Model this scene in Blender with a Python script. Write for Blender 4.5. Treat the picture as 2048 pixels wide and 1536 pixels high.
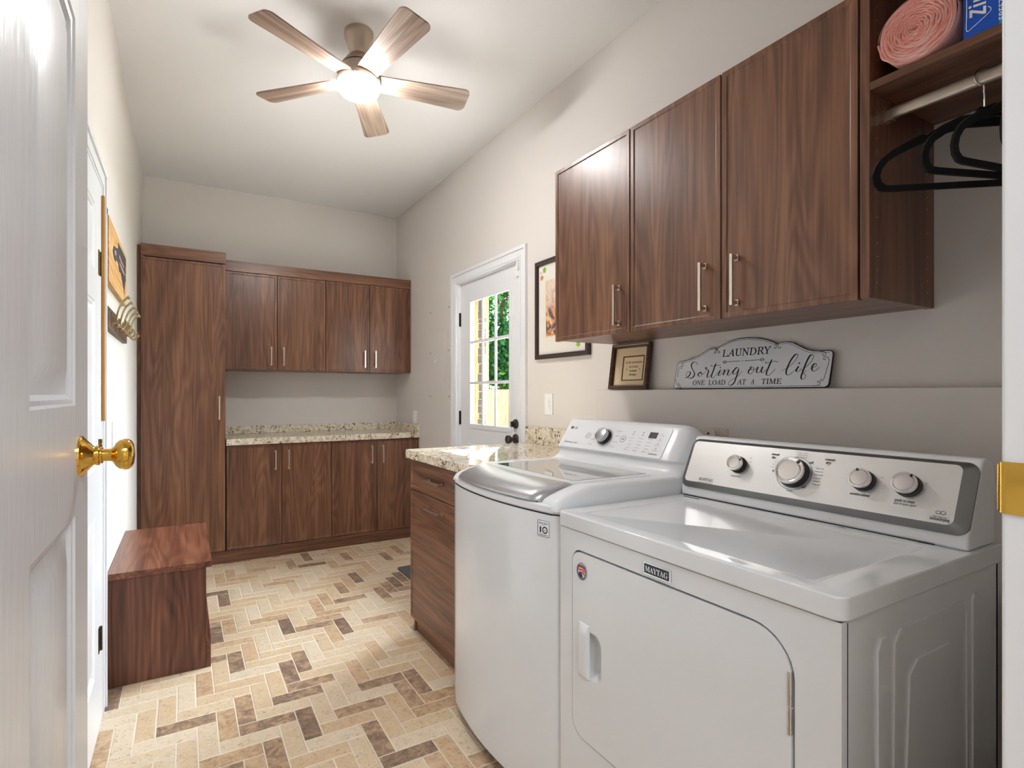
import bpy, bmesh, math, random
from mathutils import Vector, Matrix, noise
random.seed(7)
PI = math.pi
scene = bpy.context.scene
for o in list(bpy.data.objects):
    bpy.data.objects.remove(o, do_unlink=True)
COL = scene.collection

# ------------------------------------------------------------------ camera
YAW = 0.50603
cam_data = bpy.data.cameras.new('camera')
cam_data.sensor_fit = 'HORIZONTAL'
cam_data.sensor_width = 36.0
cam_data.lens = 1054.575 / 2048 * 36.0
cam_data.shift_x = (1024 - 953.43) / 2048
cam_data.shift_y = (786.84 - 768) / 2048
cam_data.clip_start = 0.02
cam = bpy.data.objects.new('camera', cam_data)
COL.objects.link(cam)
cam.location = (0, 0, 1.24)
cam.rotation_euler = (PI / 2, 0, -YAW)
scene.camera = cam

# ------------------------------------------------------------------ light and exposure
scene.view_settings.view_transform = 'Standard'
scene.view_settings.look = 'None'
scene.view_settings.gamma = 1
scene.view_settings.use_curve_mapping = False
scene.view_settings.exposure = 0.48
FAN_GLOW = 116.0

world = bpy.data.worlds.new('sky')
scene.world = world
world.use_nodes = True
wn = world.node_tree.nodes
sky = wn.new('ShaderNodeTexSky')
sky.sky_type = 'NISHITA'
sky.sun_disc = False
sky.sun_elevation = math.radians(41)
sky.sun_rotation = math.radians(38)
world.node_tree.links.new(sky.outputs[0], wn['Background'].inputs[0])
wn['Background'].inputs[1].default_value = 0.5

SUN_DIR = Vector((0.435, 0.55, 0.60))            # towards the sun: over the garden, down through the door glass onto the counter
sun_data = bpy.data.lights.new('sun', 'SUN')
sun_data.energy = 80.0
sun_data.angle = math.radians(0.6)
sun_data.color = (1.0, 0.95, 0.88)
sun = bpy.data.objects.new('sun', sun_data)
COL.objects.link(sun)
sun.location = (6, 8, 9)
sun.rotation_euler = SUN_DIR.to_track_quat('Z', 'Y').to_euler()


def area(name, loc, target, sx, sy, power, color):
    d = bpy.data.lights.new(name, 'AREA')
    d.shape = 'RECTANGLE'
    d.size, d.size_y = sx, sy
    d.energy = power
    d.color = color
    o = bpy.data.objects.new(name, d)
    COL.objects.link(o)
    o.location = loc
    o.rotation_euler = (Vector(loc) - Vector(target)).to_track_quat('Z', 'Y').to_euler()
    return o


area('added_daylight_fill', (3.6, 3.3, 2.3), (0.6, 3.0, 1.0), 2.2, 1.8, 720, (0.88, 0.94, 1.0))  # added area lamp outside the door; strengthens the daylight indoors
area('hall_fill_light', (0.35, -1.15, 2.88), (0.35, -1.15, 0), 1.6, 1.2, 62, (0.88, 0.95, 1.0))  # invented lamp in the unseen hall, fills the foreground with light

# ------------------------------------------------------------------ room numbers (metres)
XL, XR, YB, YF, ZC = -0.285, 1.785, 4.81, 0.228, 2.925
HALL = 0.235                                       # the hall floor lies one step higher


# ------------------------------------------------------------------ materials
def new_mat(name):
    m = bpy.data.materials.new(name)
    m.use_nodes = True
    return m, m.node_tree.nodes, m.node_tree.links, m.node_tree.nodes['Principled BSDF']


def lin(r, g, b):
    f = lambda c: (c / 255 / 12.92) if c <= 10 else (((c / 255) + 0.055) / 1.055) ** 2.4
    return (f(r), f(g), f(b), 1)


def ramp(n, stops):
    r = n.new('ShaderNodeValToRGB')
    e = r.color_ramp.elements
    while len(e) < len(stops):
        e.new(0.5)
    for k, (p, c) in zip(e, stops):
        k.position = p
        k.color = c
    return r


def plain(name, rgb, rough=0.5, metal=0.0, coat=0.0, bump=None, ior=1.45):
    m, n, l, b = new_mat(name)
    b.inputs['Base Color'].default_value = lin(*rgb)
    b.inputs['Roughness'].default_value = rough
    b.inputs['Metallic'].default_value = metal
    b.inputs['Coat Weight'].default_value = coat
    b.inputs['IOR'].default_value = ior
    tc = n.new('ShaderNodeTexCoord')
    nz = n.new('ShaderNodeTexNoise')
    nz.inputs['Scale'].default_value = bump[0] if bump else 60
    nz.inputs['Detail'].default_value = 3
    l.new(tc.outputs['Object'], nz.inputs['Vector'])
    if bump:
        if len(bump) > 2:
            mp = n.new('ShaderNodeMapping')
            mp.inputs['Scale'].default_value = bump[2]
            l.new(tc.outputs['Object'], mp.inputs['Vector'])
            l.new(mp.outputs['Vector'], nz.inputs['Vector'])
        bp = n.new('ShaderNodeBump')
        bp.inputs['Strength'].default_value = bump[1]
        bp.inputs['Distance'].default_value = 0.002
        l.new(nz.outputs['Fac'], bp.inputs['Height'])
        l.new(bp.outputs['Normal'], b.inputs['Normal'])
    else:                                           # a faint unevenness of the finish
        nz.inputs['Scale'].default_value = 7
        r_ = ramp(n, [(0.3, tuple(c * 0.985 for c in lin(*rgb)[:3]) + (1,)), (0.7, lin(*rgb))])
        l.new(nz.outputs['Fac'], r_.inputs[0])
        l.new(r_.outputs[0], b.inputs['Base Color'])
    return m


def wood(name, axis, dark, mid, light, rough=0.34, fine=1.0, figure=1.0):
    """long-grained wood; axis: the direction in which the grain runs"""
    m, n, l, b = new_mat(name)
    tc = n.new('ShaderNodeTexCoord')
    oi = n.new('ShaderNodeObjectInfo')
    cmb = n.new('ShaderNodeVectorMath')
    cmb.operation = 'MULTIPLY_ADD'
    l.new(oi.outputs['Random'], cmb.inputs[0])
    cmb.inputs[1].default_value = (17.3, 11.9, 23.1)
    l.new(tc.outputs['Object'], cmb.inputs[2])

    def stretched(across, along):
        mp = n.new('ShaderNodeMapping')
        s = [across, across, across]
        s['xyz'.index(axis)] = along
        mp.inputs['Scale'].default_value = s
        l.new(cmb.outputs[0], mp.inputs['Vector'])
        return mp.outputs['Vector']

    def nz(vec, detail, rough_=0.55, dist=0.0):
        t = n.new('ShaderNodeTexNoise')
        t.inputs['Scale'].default_value = 1
        t.inputs['Detail'].default_value = detail
        t.inputs['Roughness'].default_value = rough_
        t.inputs['Distortion'].default_value = dist
        l.new(vec, t.inputs['Vector'])
        return t.outputs['Fac']

    def math_(op, a, bb):
        t = n.new('ShaderNodeMath')
        t.operation = op
        for i, v in enumerate((a, bb)):
            if isinstance(v, (int, float)):
                t.inputs[i].default_value = v
            else:
                l.new(v, t.inputs[i])
        return t.outputs[0]
    rings = math_('MULTIPLY', nz(stretched(7.5, 0.8), 1.5, 0.45, 0.25), 80 * figure)
    rings = math_('SINE', rings, 0)
    rings = math_('MULTIPLY_ADD', rings, 0.5)
    rings.node.inputs[2].default_value = 0.5
    streak = nz(stretched(95 * fine, 2.2), 5, 0.65)
    broad = nz(stretched(13, 0.5), 2, 0.5)
    a = math_('MULTIPLY', rings, 0.13)
    c = math_('MULTIPLY', streak, 0.75)
    d = math_('MULTIPLY', broad, 0.55)
    t = math_('ADD', math_('ADD', a, c), d)
    r = ramp(n, [(0.48, dark), (0.70, mid), (0.92, light)])
    l.new(t, r.inputs[0])
    l.new(r.outputs[0], b.inputs['Base Color'])
    b.inputs['Roughness'].default_value = rough
    bp = n.new('ShaderNodeBump')
    bp.inputs['Strength'].default_value = 0.12
    bp.inputs['Distance'].default_value = 0.001
    l.new(streak, bp.inputs['Height'])
    l.new(bp.outputs['Normal'], b.inputs['Normal'])
    return m


W_D, W_M, W_L = lin(76, 49, 36), lin(112, 75, 55), lin(140, 99, 74)
WOOD_X = wood('walnut_grain_across', 'x', W_D, W_M, W_L)
WOOD_Y = wood('walnut_grain_deep', 'y', W_D, W_M, W_L)
WOOD_Z = wood('walnut_grain_upright', 'z', W_D, W_M, W_L)
REDWOOD_X = wood('bench_wood_top', 'y', lin(70, 38, 27), lin(108, 64, 47), lin(138, 90, 67), 0.3)
REDWOOD_Z = wood('bench_wood_upright', 'z', lin(62, 34, 25), lin(100, 60, 45), lin(130, 84, 64), 0.38)
BLADE = wood('weathered_oak', 'x', lin(104, 84, 72), lin(150, 128, 113), lin(184, 164, 148), 0.5, 1.3, 0.6)
FRAMEWOOD = wood('dark_frame_wood', 'y', lin(40, 24, 18), lin(70, 44, 33), lin(98, 66, 50), 0.4)
PLAQUE = wood('pale_pine', 'y', lin(176, 126, 76), lin(206, 160, 104), lin(226, 188, 134), 0.55)
HOOKBOARD = wood('dark_board', 'y', lin(48, 34, 28), lin(76, 56, 46), lin(102, 80, 66), 0.5)
CEDAR = wood('cedar', 'z', lin(96, 62, 38), lin(136, 92, 60), lin(164, 118, 82), 0.7)
FENCEWOOD = wood('fence_boards', 'z', lin(150, 118, 92), lin(186, 154, 124), lin(204, 176, 148), 0.75)

WALL = plain('wall_paint', (217, 211, 206), 0.75, bump=(260, 0.05))
CEIL = plain('ceiling_paint', (242, 242, 243), 0.8, bump=(240, 0.05))
TRIM = plain('white_trim_paint', (232, 233, 236), 0.3)
DOORPAINT = plain('white_door_paint', (226, 228, 232), 0.26, bump=(1.0, 0.35, (220, 60, 9)))
ENAMEL = plain('white_enamel', (228, 229, 231), 0.13, coat=0.3)
ENAMEL2 = plain('white_plastic', (230, 231, 233), 0.28)
SILVER = plain('silver_plastic', (186, 187, 190), 0.3, metal=0.75)
STEEL = plain('brushed_steel', (214, 214, 214), 0.33, metal=0.85, bump=(1.0, 0.12, (40, 3, 900)))
STEELDARK = plain('brushed_steel_rim', (136, 137, 138), 0.35, metal=0.85)
CHROME = plain('chrome', (220, 220, 222), 0.1, metal=1.0)
NICKEL = plain('brushed_nickel', (206, 196, 184), 0.28, metal=1.0)
FANMETAL = plain('fan_nickel', (186, 170, 154), 0.34, metal=1.0)
BRASS = plain('polished_brass', (232, 184, 84), 0.1, metal=1.0)
OLDBRASS = plain('old_brass', (128, 104, 58), 0.38, metal=0.9)
BRONZE = plain('antique_bronze', (86, 78, 70), 0.35, metal=0.9)
HOOKBRASS = plain('hook_brass', (176, 158, 124), 0.3, metal=0.9)
BLACK = plain('black_plastic', (26, 26, 27), 0.4)
VELVET = plain('black_velvet', (13, 13, 14), 0.95)
DARKHINGE = plain('dark_hinge', (58, 56, 55), 0.45, metal=0.6)
INK = plain('black_print', (34, 33, 34), 0.6)
GREYINK = plain('grey_print', (120, 121, 123), 0.6)
SEAM_SHADE = plain('dark_seam_shade', (52, 52, 53), 0.8)  # dark joints, and the shade under the washer's lid handle
SWITCHW = plain('switch_white', (238, 238, 238), 0.32)
BEIGE = plain('beige_plastic', (216, 202, 190), 0.45)
BLUETAPE = plain('blue_tape', (22, 74, 160), 0.7)
GOLDWOOD = plain('golden_wood', (184, 134, 62), 0.35)
SIGNFACE = plain('sign_enamel', (222, 225, 231), 0.35)
MATCREAM = plain('cream_mat_board', (214, 194, 160), 0.85)
PAPERCREAM = plain('cream_paper', (226, 205, 168), 0.85)
MATWHITE = plain('white_mat_board', (226, 220, 212), 0.85)
BROWNLINE = plain('brown_mat_edge', (88, 58, 44), 0.7)
SLATE = plain('slate_paint', (66, 68, 74), 0.6)
BOXBLUE = plain('blue_carton', (10, 84, 196), 0.4)
TEAL = plain('teal_print', (30, 150, 190), 0.4)
WHITEINK = plain('white_print', (240, 242, 246), 0.5)
RUBBER = plain('grey_door_mat', (86, 82, 84), 0.85, bump=(1.0, 0.6, (150, 400, 400)))
STONE = plain('stacked_stone', (56, 53, 50), 0.9, bump=(30, 0.6))
BARK = plain('bark', (96, 72, 54), 0.9, bump=(30, 0.6))
GRASSY = plain('lawn_green', (86, 120, 60), 0.95, bump=(60, 0.5))
BOUNCE_PALE = plain('pale_bounce_slab', (206, 200, 194), 0.9, bump=(40, 0.3))  # for the added slab that bounces sun indoors
FOIL = plain('crinkled_foil', (200, 198, 194), 0.22, metal=1.0, bump=(70, 1.0))
REDINK = plain('red_print', (200, 60, 56), 0.5)
BLUEINK = plain('navy_print', (40, 58, 108), 0.5)
GREENINK = plain('leaf_green_print', (120, 176, 52), 0.6)
ORANGEINK = plain('leaf_orange_print', (204, 128, 72), 0.6)


def picture_mat():
    m, n, l, b = new_mat('painted_landscape')
    tc = n.new('ShaderNodeTexCoord')
    nz = n.new('ShaderNodeTexNoise')
    nz.inputs['Scale'].default_value = 13
    nz.inputs['Detail'].default_value = 5
    nz.inputs['Distortion'].default_value = 1.2
    l.new(tc.outputs['Object'], nz.inputs['Vector'])
    low = ramp(n, [(0.30, lin(44, 46, 74)), (0.45, lin(96, 88, 100)), (0.52, lin(202, 136, 84)), (0.6, lin(222, 186, 146)), (0.72, lin(200, 196, 200))])
    high = ramp(n, [(0.3, lin(196, 160, 134)), (0.5, lin(222, 206, 190)), (0.7, lin(204, 180, 160))])
    l.new(nz.outputs['Fac'], low.inputs[0])
    l.new(nz.outputs['Fac'], high.inputs[0])
    sp = n.new('ShaderNodeSeparateXYZ')
    l.new(tc.outputs['Object'], sp.inputs[0])
    mr = n.new('ShaderNodeMapRange')
    mr.inputs['From Min'].default_value = 0.26
    mr.inputs['From Max'].default_value = 0.34
    l.new(sp.outputs['Z'], mr.inputs['Value'])
    mx = n.new('ShaderNodeMix')
    mx.data_type = 'RGBA'
    l.new(mr.outputs['Result'], mx.inputs['Factor'])
    l.new(low.outputs[0], mx.inputs['A'])
    l.new(high.outputs[0], mx.inputs['B'])
    l.new(mx.outputs['Result'], b.inputs['Base Color'])
    b.inputs['Roughness'].default_value = 0.7
    return m


PICTURE = picture_mat()


def granite():
    m, n, l, b = new_mat('granite')
    tc = n.new('ShaderNodeTexCoord')
    n1 = n.new('ShaderNodeTexNoise')
    n1.inputs['Scale'].default_value = 38
    n1.inputs['Detail'].default_value = 8
    n1.inputs['Roughness'].default_value = 0.72
    n1.inputs['Distortion'].default_value = 0.8
    l.new(tc.outputs['Object'], n1.inputs['Vector'])
    r1 = ramp(n, [(0.33, lin(112, 94, 74)), (0.41, lin(186, 164, 134)), (0.48, lin(222, 210, 188)), (0.62, lin(238, 231, 217))])
    l.new(n1.outputs['Fac'], r1.inputs[0])
    v = n.new('ShaderNodeTexVoronoi')
    v.inputs['Scale'].default_value = 110
    v.inputs['Randomness'].default_value = 1
    l.new(tc.outputs['Object'], v.inputs['Vector'])
    n2 = n.new('ShaderNodeTexNoise')
    n2.inputs['Scale'].default_value = 11
    n2.inputs['Detail'].default_value = 4
    l.new(tc.outputs['Object'], n2.inputs['Vector'])
    sep = n.new('ShaderNodeSeparateColor')
    l.new(v.outputs['Color'], sep.inputs[0])
    mu = n.new('ShaderNodeMath')
    mu.operation = 'MULTIPLY'
    l.new(sep.outputs[0], mu.inputs[0])
    l.new(n2.outputs['Fac'], mu.inputs[1])
    r2 = ramp(n, [(0.46, (0, 0, 0, 1)), (0.52, (1, 1, 1, 1))])
    l.new(mu.outputs[0], r2.inputs[0])
    mx = n.new('ShaderNodeMix')
    mx.data_type = 'RGBA'
    l.new(r2.outputs[0], mx.inputs['Factor'])
    l.new(r1.outputs[0], mx.inputs['A'])
    mx.inputs['B'].default_value = lin(98, 78, 58)
    l.new(mx.outputs['Result'], b.inputs['Base Color'])
    b.inputs['Roughness'].default_value = 0.12
    return m


GRANITE = granite()


def tiles_mat():
    """travertine bricks: the tile mesh carries a random value per brick, the stone's mottling comes on top"""
    m, n, l, b = new_mat('travertine_bricks')
    at = n.new('ShaderNodeAttribute')
    at.attribute_name = 'tile_tone'
    a2 = n.new('ShaderNodeAttribute')
    a2.attribute_name = 'tile_shift'
    tc = n.new('ShaderNodeTexCoord')
    ad = n.new('ShaderNodeVectorMath')
    ad.operation = 'MULTIPLY_ADD'
    l.new(a2.outputs['Fac'], ad.inputs[0])
    ad.inputs[1].default_value = (31, 17, 53)
    l.new(tc.outputs['Object'], ad.inputs[2])
    nz = n.new('ShaderNodeTexNoise')
    nz.inputs['Scale'].default_value = 26
    nz.inputs['Detail'].default_value = 9
    nz.inputs['Roughness'].default_value = 0.74
    nz.inputs['Distortion'].default_value = 0.7
    l.new(ad.outputs[0], nz.inputs['Vector'])
    r = ramp(n, [(0.0, lin(214, 197, 173)), (0.34, lin(204, 181, 150)), (0.56, lin(200, 170, 136)), (0.72, lin(176, 146, 116)), (0.86, lin(136, 113, 96)), (1.0, lin(106, 88, 76))])
    mm = n.new('ShaderNodeMath')
    mm.operation = 'MULTIPLY_ADD'
    l.new(nz.outputs['Fac'], mm.inputs[0])
    mm.inputs[1].default_value = 1.25
    mm.inputs[2].default_value = -0.625
    av = n.new('ShaderNodeMath')
    av.operation = 'ADD'
    av.use_clamp = True
    l.new(mm.outputs[0], av.inputs[0])
    l.new(at.outputs['Fac'], av.inputs[1])
    l.new(av.outputs[0], r.inputs[0])
    veins = n.new('ShaderNodeTexNoise')
    veins.inputs['Scale'].default_value = 52
    veins.inputs['Detail'].default_value = 5
    veins.inputs['Distortion'].default_value = 2.2
    l.new(ad.outputs[0], veins.inputs['Vector'])
    rv = ramp(n, [(0.30, (1, 1, 1, 1)), (0.43, (0, 0, 0, 1))])
    l.new(veins.outputs['Fac'], rv.inputs[0])
    sc = n.new('ShaderNodeMath')
    sc.operation = 'MULTIPLY'
    sc.inputs[1].default_value = 0.6
    l.new(rv.outputs[0], sc.inputs[0])
    mx = n.new('ShaderNodeMix')
    mx.data_type = 'RGBA'
    l.new(sc.outputs[0], mx.inputs['Factor'])
    l.new(r.outputs[0], mx.inputs['A'])
    mx.inputs['B'].default_value = lin(108, 90, 78)
    l.new(mx.outputs['Result'], b.inputs['Base Color'])
    b.inputs['Roughness'].default_value = 0.34
    bp = n.new('ShaderNodeBump')
    bp.inputs['Strength'].default_value = 0.25
    bp.inputs['Distance'].default_value = 0.002
    l.new(nz.outputs['Fac'], bp.inputs['Height'])
    l.new(bp.outputs['Normal'], b.inputs['Normal'])
    return m


TILES = tiles_mat()
GROUT = plain('grout', (216, 204, 188), 0.85)


def glass_mat(name, tint, gloss=0.5, dark=False):
    m = bpy.data.materials.new(name)
    m.use_nodes = True
    n, l = m.node_tree.nodes, m.node_tree.links
    n.remove(n['Principled BSDF'])
    t = n.new('ShaderNodeBsdfTransparent')
    t.inputs[0].default_value = tint
    g = n.new('ShaderNodeBsdfGlossy')
    g.inputs['Roughness'].default_value = 0.02
    f = n.new('ShaderNodeFresnel')
    f.inputs[0].default_value = 1.5
    mx = n.new('ShaderNodeMixShader')
    geo = n.new('ShaderNodeNewGeometry')
    inv = n.new('ShaderNodeMath')
    inv.operation = 'SUBTRACT'
    inv.inputs[0].default_value = 1
    l.new(geo.outputs['Backfacing'], inv.inputs[1])
    once = n.new('ShaderNodeMath')
    once.operation = 'MULTIPLY'
    l.new(f.outputs[0], once.inputs[0])
    l.new(inv.outputs[0], once.inputs[1])
    l.new(once.outputs[0], mx.inputs[0])
    l.new(t.outputs[0], mx.inputs[1])
    l.new(g.outputs[0], mx.inputs[2])
    l.new(mx.outputs[0], n['Material Output'].inputs[0])
    return m


GLASS = glass_mat('clear_glass', (0.96, 0.98, 0.97, 1))
LIDGLASS = plain('tinted_lid_glass', (96, 92, 84), 0.03, coat=1.0, ior=1.9)


def glow_mat():
    m, n, l, b = new_mat('frosted_light_glass')
    b.inputs['Base Color'].default_value = (0.9, 0.9, 0.9, 1)
    b.inputs['Emission Color'].default_value = (1.0, 0.995, 0.985, 1)
    b.inputs['Emission Strength'].default_value = FAN_GLOW
    return m


GLOW = glow_mat()


def foliage_mat(name, c1, c2, c3):
    m, n, l, b = new_mat(name)
    at = n.new('ShaderNodeAttribute')
    at.attribute_name = 'leaf_tone'
    r = ramp(n, [(0, lin(*c1)), (0.55, lin(*c2)), (1, lin(*c3))])
    l.new(at.outputs['Fac'], r.inputs[0])
    l.new(r.outputs[0], b.inputs['Base Color'])
    b.inputs['Roughness'].default_value = 0.55
    tr = n.new('ShaderNodeBsdfTranslucent')
    l.new(r.outputs[0], tr.inputs[0])
    mx = n.new('ShaderNodeMixShader')
    mx.inputs[0].default_value = 0.35
    l.new(b.outputs[0], mx.inputs[1])
    l.new(tr.outputs[0], mx.inputs[2])
    l.new(mx.outputs[0], n['Material Output'].inputs[0])
    return m


def pinkroll_mat():
    """thin pink film; the wound edge carries a tone per stretch of layer"""
    m, n, l, b = new_mat('pink_film')
    at = n.new('ShaderNodeAttribute')
    at.attribute_name = 'film_tone'
    r = ramp(n, [(0.0, lin(250, 196, 186)), (0.3, lin(244, 158, 144)), (0.55, lin(252, 206, 196)), (1.0, lin(255, 238, 233))])
    l.new(at.outputs['Fac'], r.inputs[0])
    l.new(r.outputs[0], b.inputs['Base Color'])
    b.inputs['Roughness'].default_value = 0.42
    return m


PINK = pinkroll_mat()

# ------------------------------------------------------------------ builders
ORG = {}                                            # world position of each object's origin


def link_mesh(name, bm, mat, parent=None, loc=None, bevel=0.0, seg=2, smooth=40, bevel_angle=35):
    """one mesh object; bm holds world coordinates, or (loc None and no parent) its origin goes to the middle of its base"""
    if parent is not None:
        org = ORG[parent.name]
    elif loc is not None:
        org = Vector(loc)
    else:
        xs = [v.co for v in bm.verts]
        org = Vector(((min(c.x for c in xs) + max(c.x for c in xs)) / 2, (min(c.y for c in xs) + max(c.y for c in xs)) / 2, min(c.z for c in xs)))
    bmesh.ops.translate(bm, verts=bm.verts, vec=-org)
    bmesh.ops.recalc_face_normals(bm, faces=bm.faces)
    me = bpy.data.meshes.new(name)
    bm.to_mesh(me)
    bm.free()
    o = bpy.data.objects.new(name, me)
    COL.objects.link(o)
    for m in (mat if isinstance(mat, (list, tuple)) else [mat]):
        me.materials.append(m)
    if parent is not None:
        o.parent = parent
    else:
        o.location = org
    ORG[o.name] = org.copy()
    if smooth:
        me.shade_smooth()
        me.set_sharp_from_angle(angle=math.radians(smooth))
    if bevel:
        md = o.modifiers.new('edges', 'BEVEL')
        md.width = bevel
        md.segments = seg
        md.limit_method = 'ANGLE'
        md.angle_limit = math.radians(bevel_angle)
        md.harden_normals = True
        me.shade_smooth()
    return o


def thing(name, loc, label, category, group=None):
    o = bpy.data.objects.new(name, None)
    COL.objects.link(o)
    o.location = loc
    o.empty_display_size = 0.1
    ORG[o.name] = Vector(loc)
    return tag(o, label, category, group)


def tag(o, label, category, group=None):
    o['label'] = label
    o['category'] = category
    if group:
        o['group'] = group
    return o


def struct(o, label=None):
    o['kind'] = 'structure'
    if label:
        o['label'] = label
    return o


def B(*boxes):
    bm = bmesh.new()
    for b in boxes:
        box(bm, *b)
    return bm


def box(bm, x0, x1, y0, y1, z0, z1):
    v = [bm.verts.new((x, y, z)) for x in (x0, x1) for y in (y0, y1) for z in (z0, z1)]
    for f in ((0, 1, 3, 2), (4, 6, 7, 5), (0, 4, 5, 1), (2, 3, 7, 6), (0, 2, 6, 4), (1, 5, 7, 3)):
        bm.faces.new([v[i] for i in f])
    return v


def frame(P, ex, ey):
    ex = Vector(ex).normalized()
    ey = Vector(ey)
    ey = (ey - ex * ey.dot(ex)).normalized()
    ez = ex.cross(ey)
    return Matrix(((ex.x, ey.x, ez.x, P[0]), (ex.y, ey.y, ez.y, P[1]), (ex.z, ey.z, ez.z, P[2]), (0, 0, 0, 1)))


def facing_left(y, z, x):                            # a surface of the long cabinet wall: x grows towards the front of the room
    return frame((x, y, z), (0, -1, 0), (0, 0, 1))


def facing_front(x, z, y):                           # a surface of the end wall
    return frame((x, y, z), (1, 0, 0), (0, 0, 1))


def from_curve(cu, F):
    ob = bpy.data.objects.new('draft', cu)
    COL.objects.link(ob)
    dg = bpy.context.evaluated_depsgraph_get()
    dg.update()
    me = bpy.data.meshes.new_from_object(ob.evaluated_get(dg))
    bm = bmesh.new()
    bm.from_mesh(me)
    bpy.data.objects.remove(ob, do_unlink=True)
    bpy.data.curves.remove(cu)
    bpy.data.meshes.remove(me)
    if F is not None:
        bmesh.ops.transform(bm, matrix=F, verts=bm.verts)
    return bm


def plate(loops, depth, F, lift=0.0):
    """flat plate with holes; its back lies on the frame's plane (plus lift), its front depth above"""
    cu = bpy.data.curves.new('draft', 'CURVE')
    cu.dimensions = '2D'
    cu.fill_mode = 'BOTH'
    cu.extrude = depth / 2
    for lp in loops:
        s = cu.splines.new('POLY')
        s.points.add(len(lp) - 1)
        for p, q in zip(s.points, lp):
            p.co = (q[0], q[1], 0, 1)
        s.use_cyclic_u = True
    return from_curve(cu, F @ Matrix.Translation((0, 0, depth / 2 + lift)))


SERIF_B, SERIF_I, SERIF_BI, SANS_B, SANS_BI = (0x1D400, 0x1D41A), (0x1D434, 0x1D44E), (0x1D468, 0x1D482), (0x1D5D4, 0x1D5EE), (0x1D63C, 0x1D656)


def styled(s, st):
    if st is None:
        return s
    r = ''
    for ch in s:
        if 'A' <= ch <= 'Z':
            r += chr(st[0] + ord(ch) - 65)
        elif 'a' <= ch <= 'z':
            r += '\u210e' if (ch == 'h' and st is SERIF_I) else chr(st[1] + ord(ch) - 97)
        else:
            r += ch
    return r


def text_bm(body, F, height, width=None, style=None, shear=0.0, align='CENTER', lift=0.0004, thick=0.0, spacing=1.0, weight=0.0):
    """lettering lying on a frame's plane; height: of a capital letter; width: what the whole line is fitted to"""
    cu = bpy.data.curves.new('draft', 'FONT')
    cu.body = styled(body, style)
    cu.size = height / 0.7
    cu.shear = shear
    cu.space_character = spacing
    cu.offset = weight
    cu.align_x = align
    cu.extrude = thick / 2
    cu.resolution_u = 3
    bm = from_curve(cu, None)
    if width and bm.verts:
        xs = [v.co.x for v in bm.verts]
        k = width / max(1e-6, max(xs) - min(xs))
        bmesh.ops.scale(bm, vec=(k, 1, 1), verts=bm.verts)
        xs = [v.co.x for v in bm.verts]
        if align == 'CENTER':
            bmesh.ops.translate(bm, vec=(-(max(xs) + min(xs)) / 2, 0, 0), verts=bm.verts)
        elif align == 'LEFT':
            bmesh.ops.translate(bm, vec=(-min(xs), 0, 0), verts=bm.verts)
    bmesh.ops.transform(bm, matrix=F @ Matrix.Translation((0, 0, lift + thick / 2)), verts=bm.verts)
    return bm


def merge(*bms):
    out = bmesh.new()
    for b in bms:
        me = bpy.data.meshes.new('draft')
        b.to_mesh(me)
        b.free()
        out.from_mesh(me)
        bpy.data.meshes.remove(me)
    return out


def at(F, x, y):
    return F @ Matrix.Translation((x, y, 0))


def rrect(x0, y0, x1, y1, r, seg=6):
    if not isinstance(r, (list, tuple)):
        r = (r, r, r, r)                             # lower left, lower right, upper right, upper left
    pts = []
    for (cx, cy, a0, rr) in ((x0 + r[0], y0 + r[0], PI, r[0]), (x1 - r[1], y0 + r[1], 1.5 * PI, r[1]), (x1 - r[2], y1 - r[2], 0, r[2]), (x0 + r[3], y1 - r[3], 0.5 * PI, r[3])):
        for k in range(seg + 1):
            a = a0 + k / seg * PI / 2
            pts.append((cx + rr * math.cos(a), cy + rr * math.sin(a)))
    return pts


def circle2(cx, cy, r, n=32, ry=None):
    return [(cx + r * math.cos(2 * PI * k / n), cy + (ry or r) * math.sin(2 * PI * k / n)) for k in range(n)]


def lathe(profile, F, n=40, closed=True):
    """profile: (radius, height) pairs turned about the frame's z"""
    bm = bmesh.new()
    rings = []
    for r, z in profile:
        if r < 1e-5:
            rings.append([bm.verts.new((0, 0, z))])
        else:
            rings.append([bm.verts.new((r * math.cos(2 * PI * k / n), r * math.sin(2 * PI * k / n), z)) for k in range(n)])
    for a, b in zip(rings, rings[1:]):
        for k in range(n):
            q = [a[k % len(a)], a[(k + 1) % len(a)], b[(k + 1) % len(b)], b[k % len(b)]]
            q = [v for i, v in enumerate(q) if v not in q[:i]]
            if len(q) > 2:
                bm.faces.new(q)
    if closed:
        for rg in (rings[0], rings[-1]):
            if len(rg) > 2:
                bm.faces.new(rg)
    bmesh.ops.transform(bm, matrix=F, verts=bm.verts)
    return bm


def smooth_path(pts, n=8, closed=False):
    P = [Vector(p) for p in pts]
    out = []
    m = len(P)
    for i in range(m if closed else m - 1):
        p0, p1, p2, p3 = (P[(i - 1) % m], P[i], P[(i + 1) % m], P[(i + 2) % m]) if closed else (P[max(i - 1, 0)], P[i], P[i + 1], P[min(i + 2, m - 1)])
        for k in range(n):
            t = k / n
            out.append(0.5 * ((2 * p1) + (p2 - p0) * t + (2 * p0 - 5 * p1 + 4 * p2 - p3) * t * t + (3 * p1 - p0 - 3 * p2 + p3) * t ** 3))
    if not closed:
        out.append(P[-1])
    return out


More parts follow.
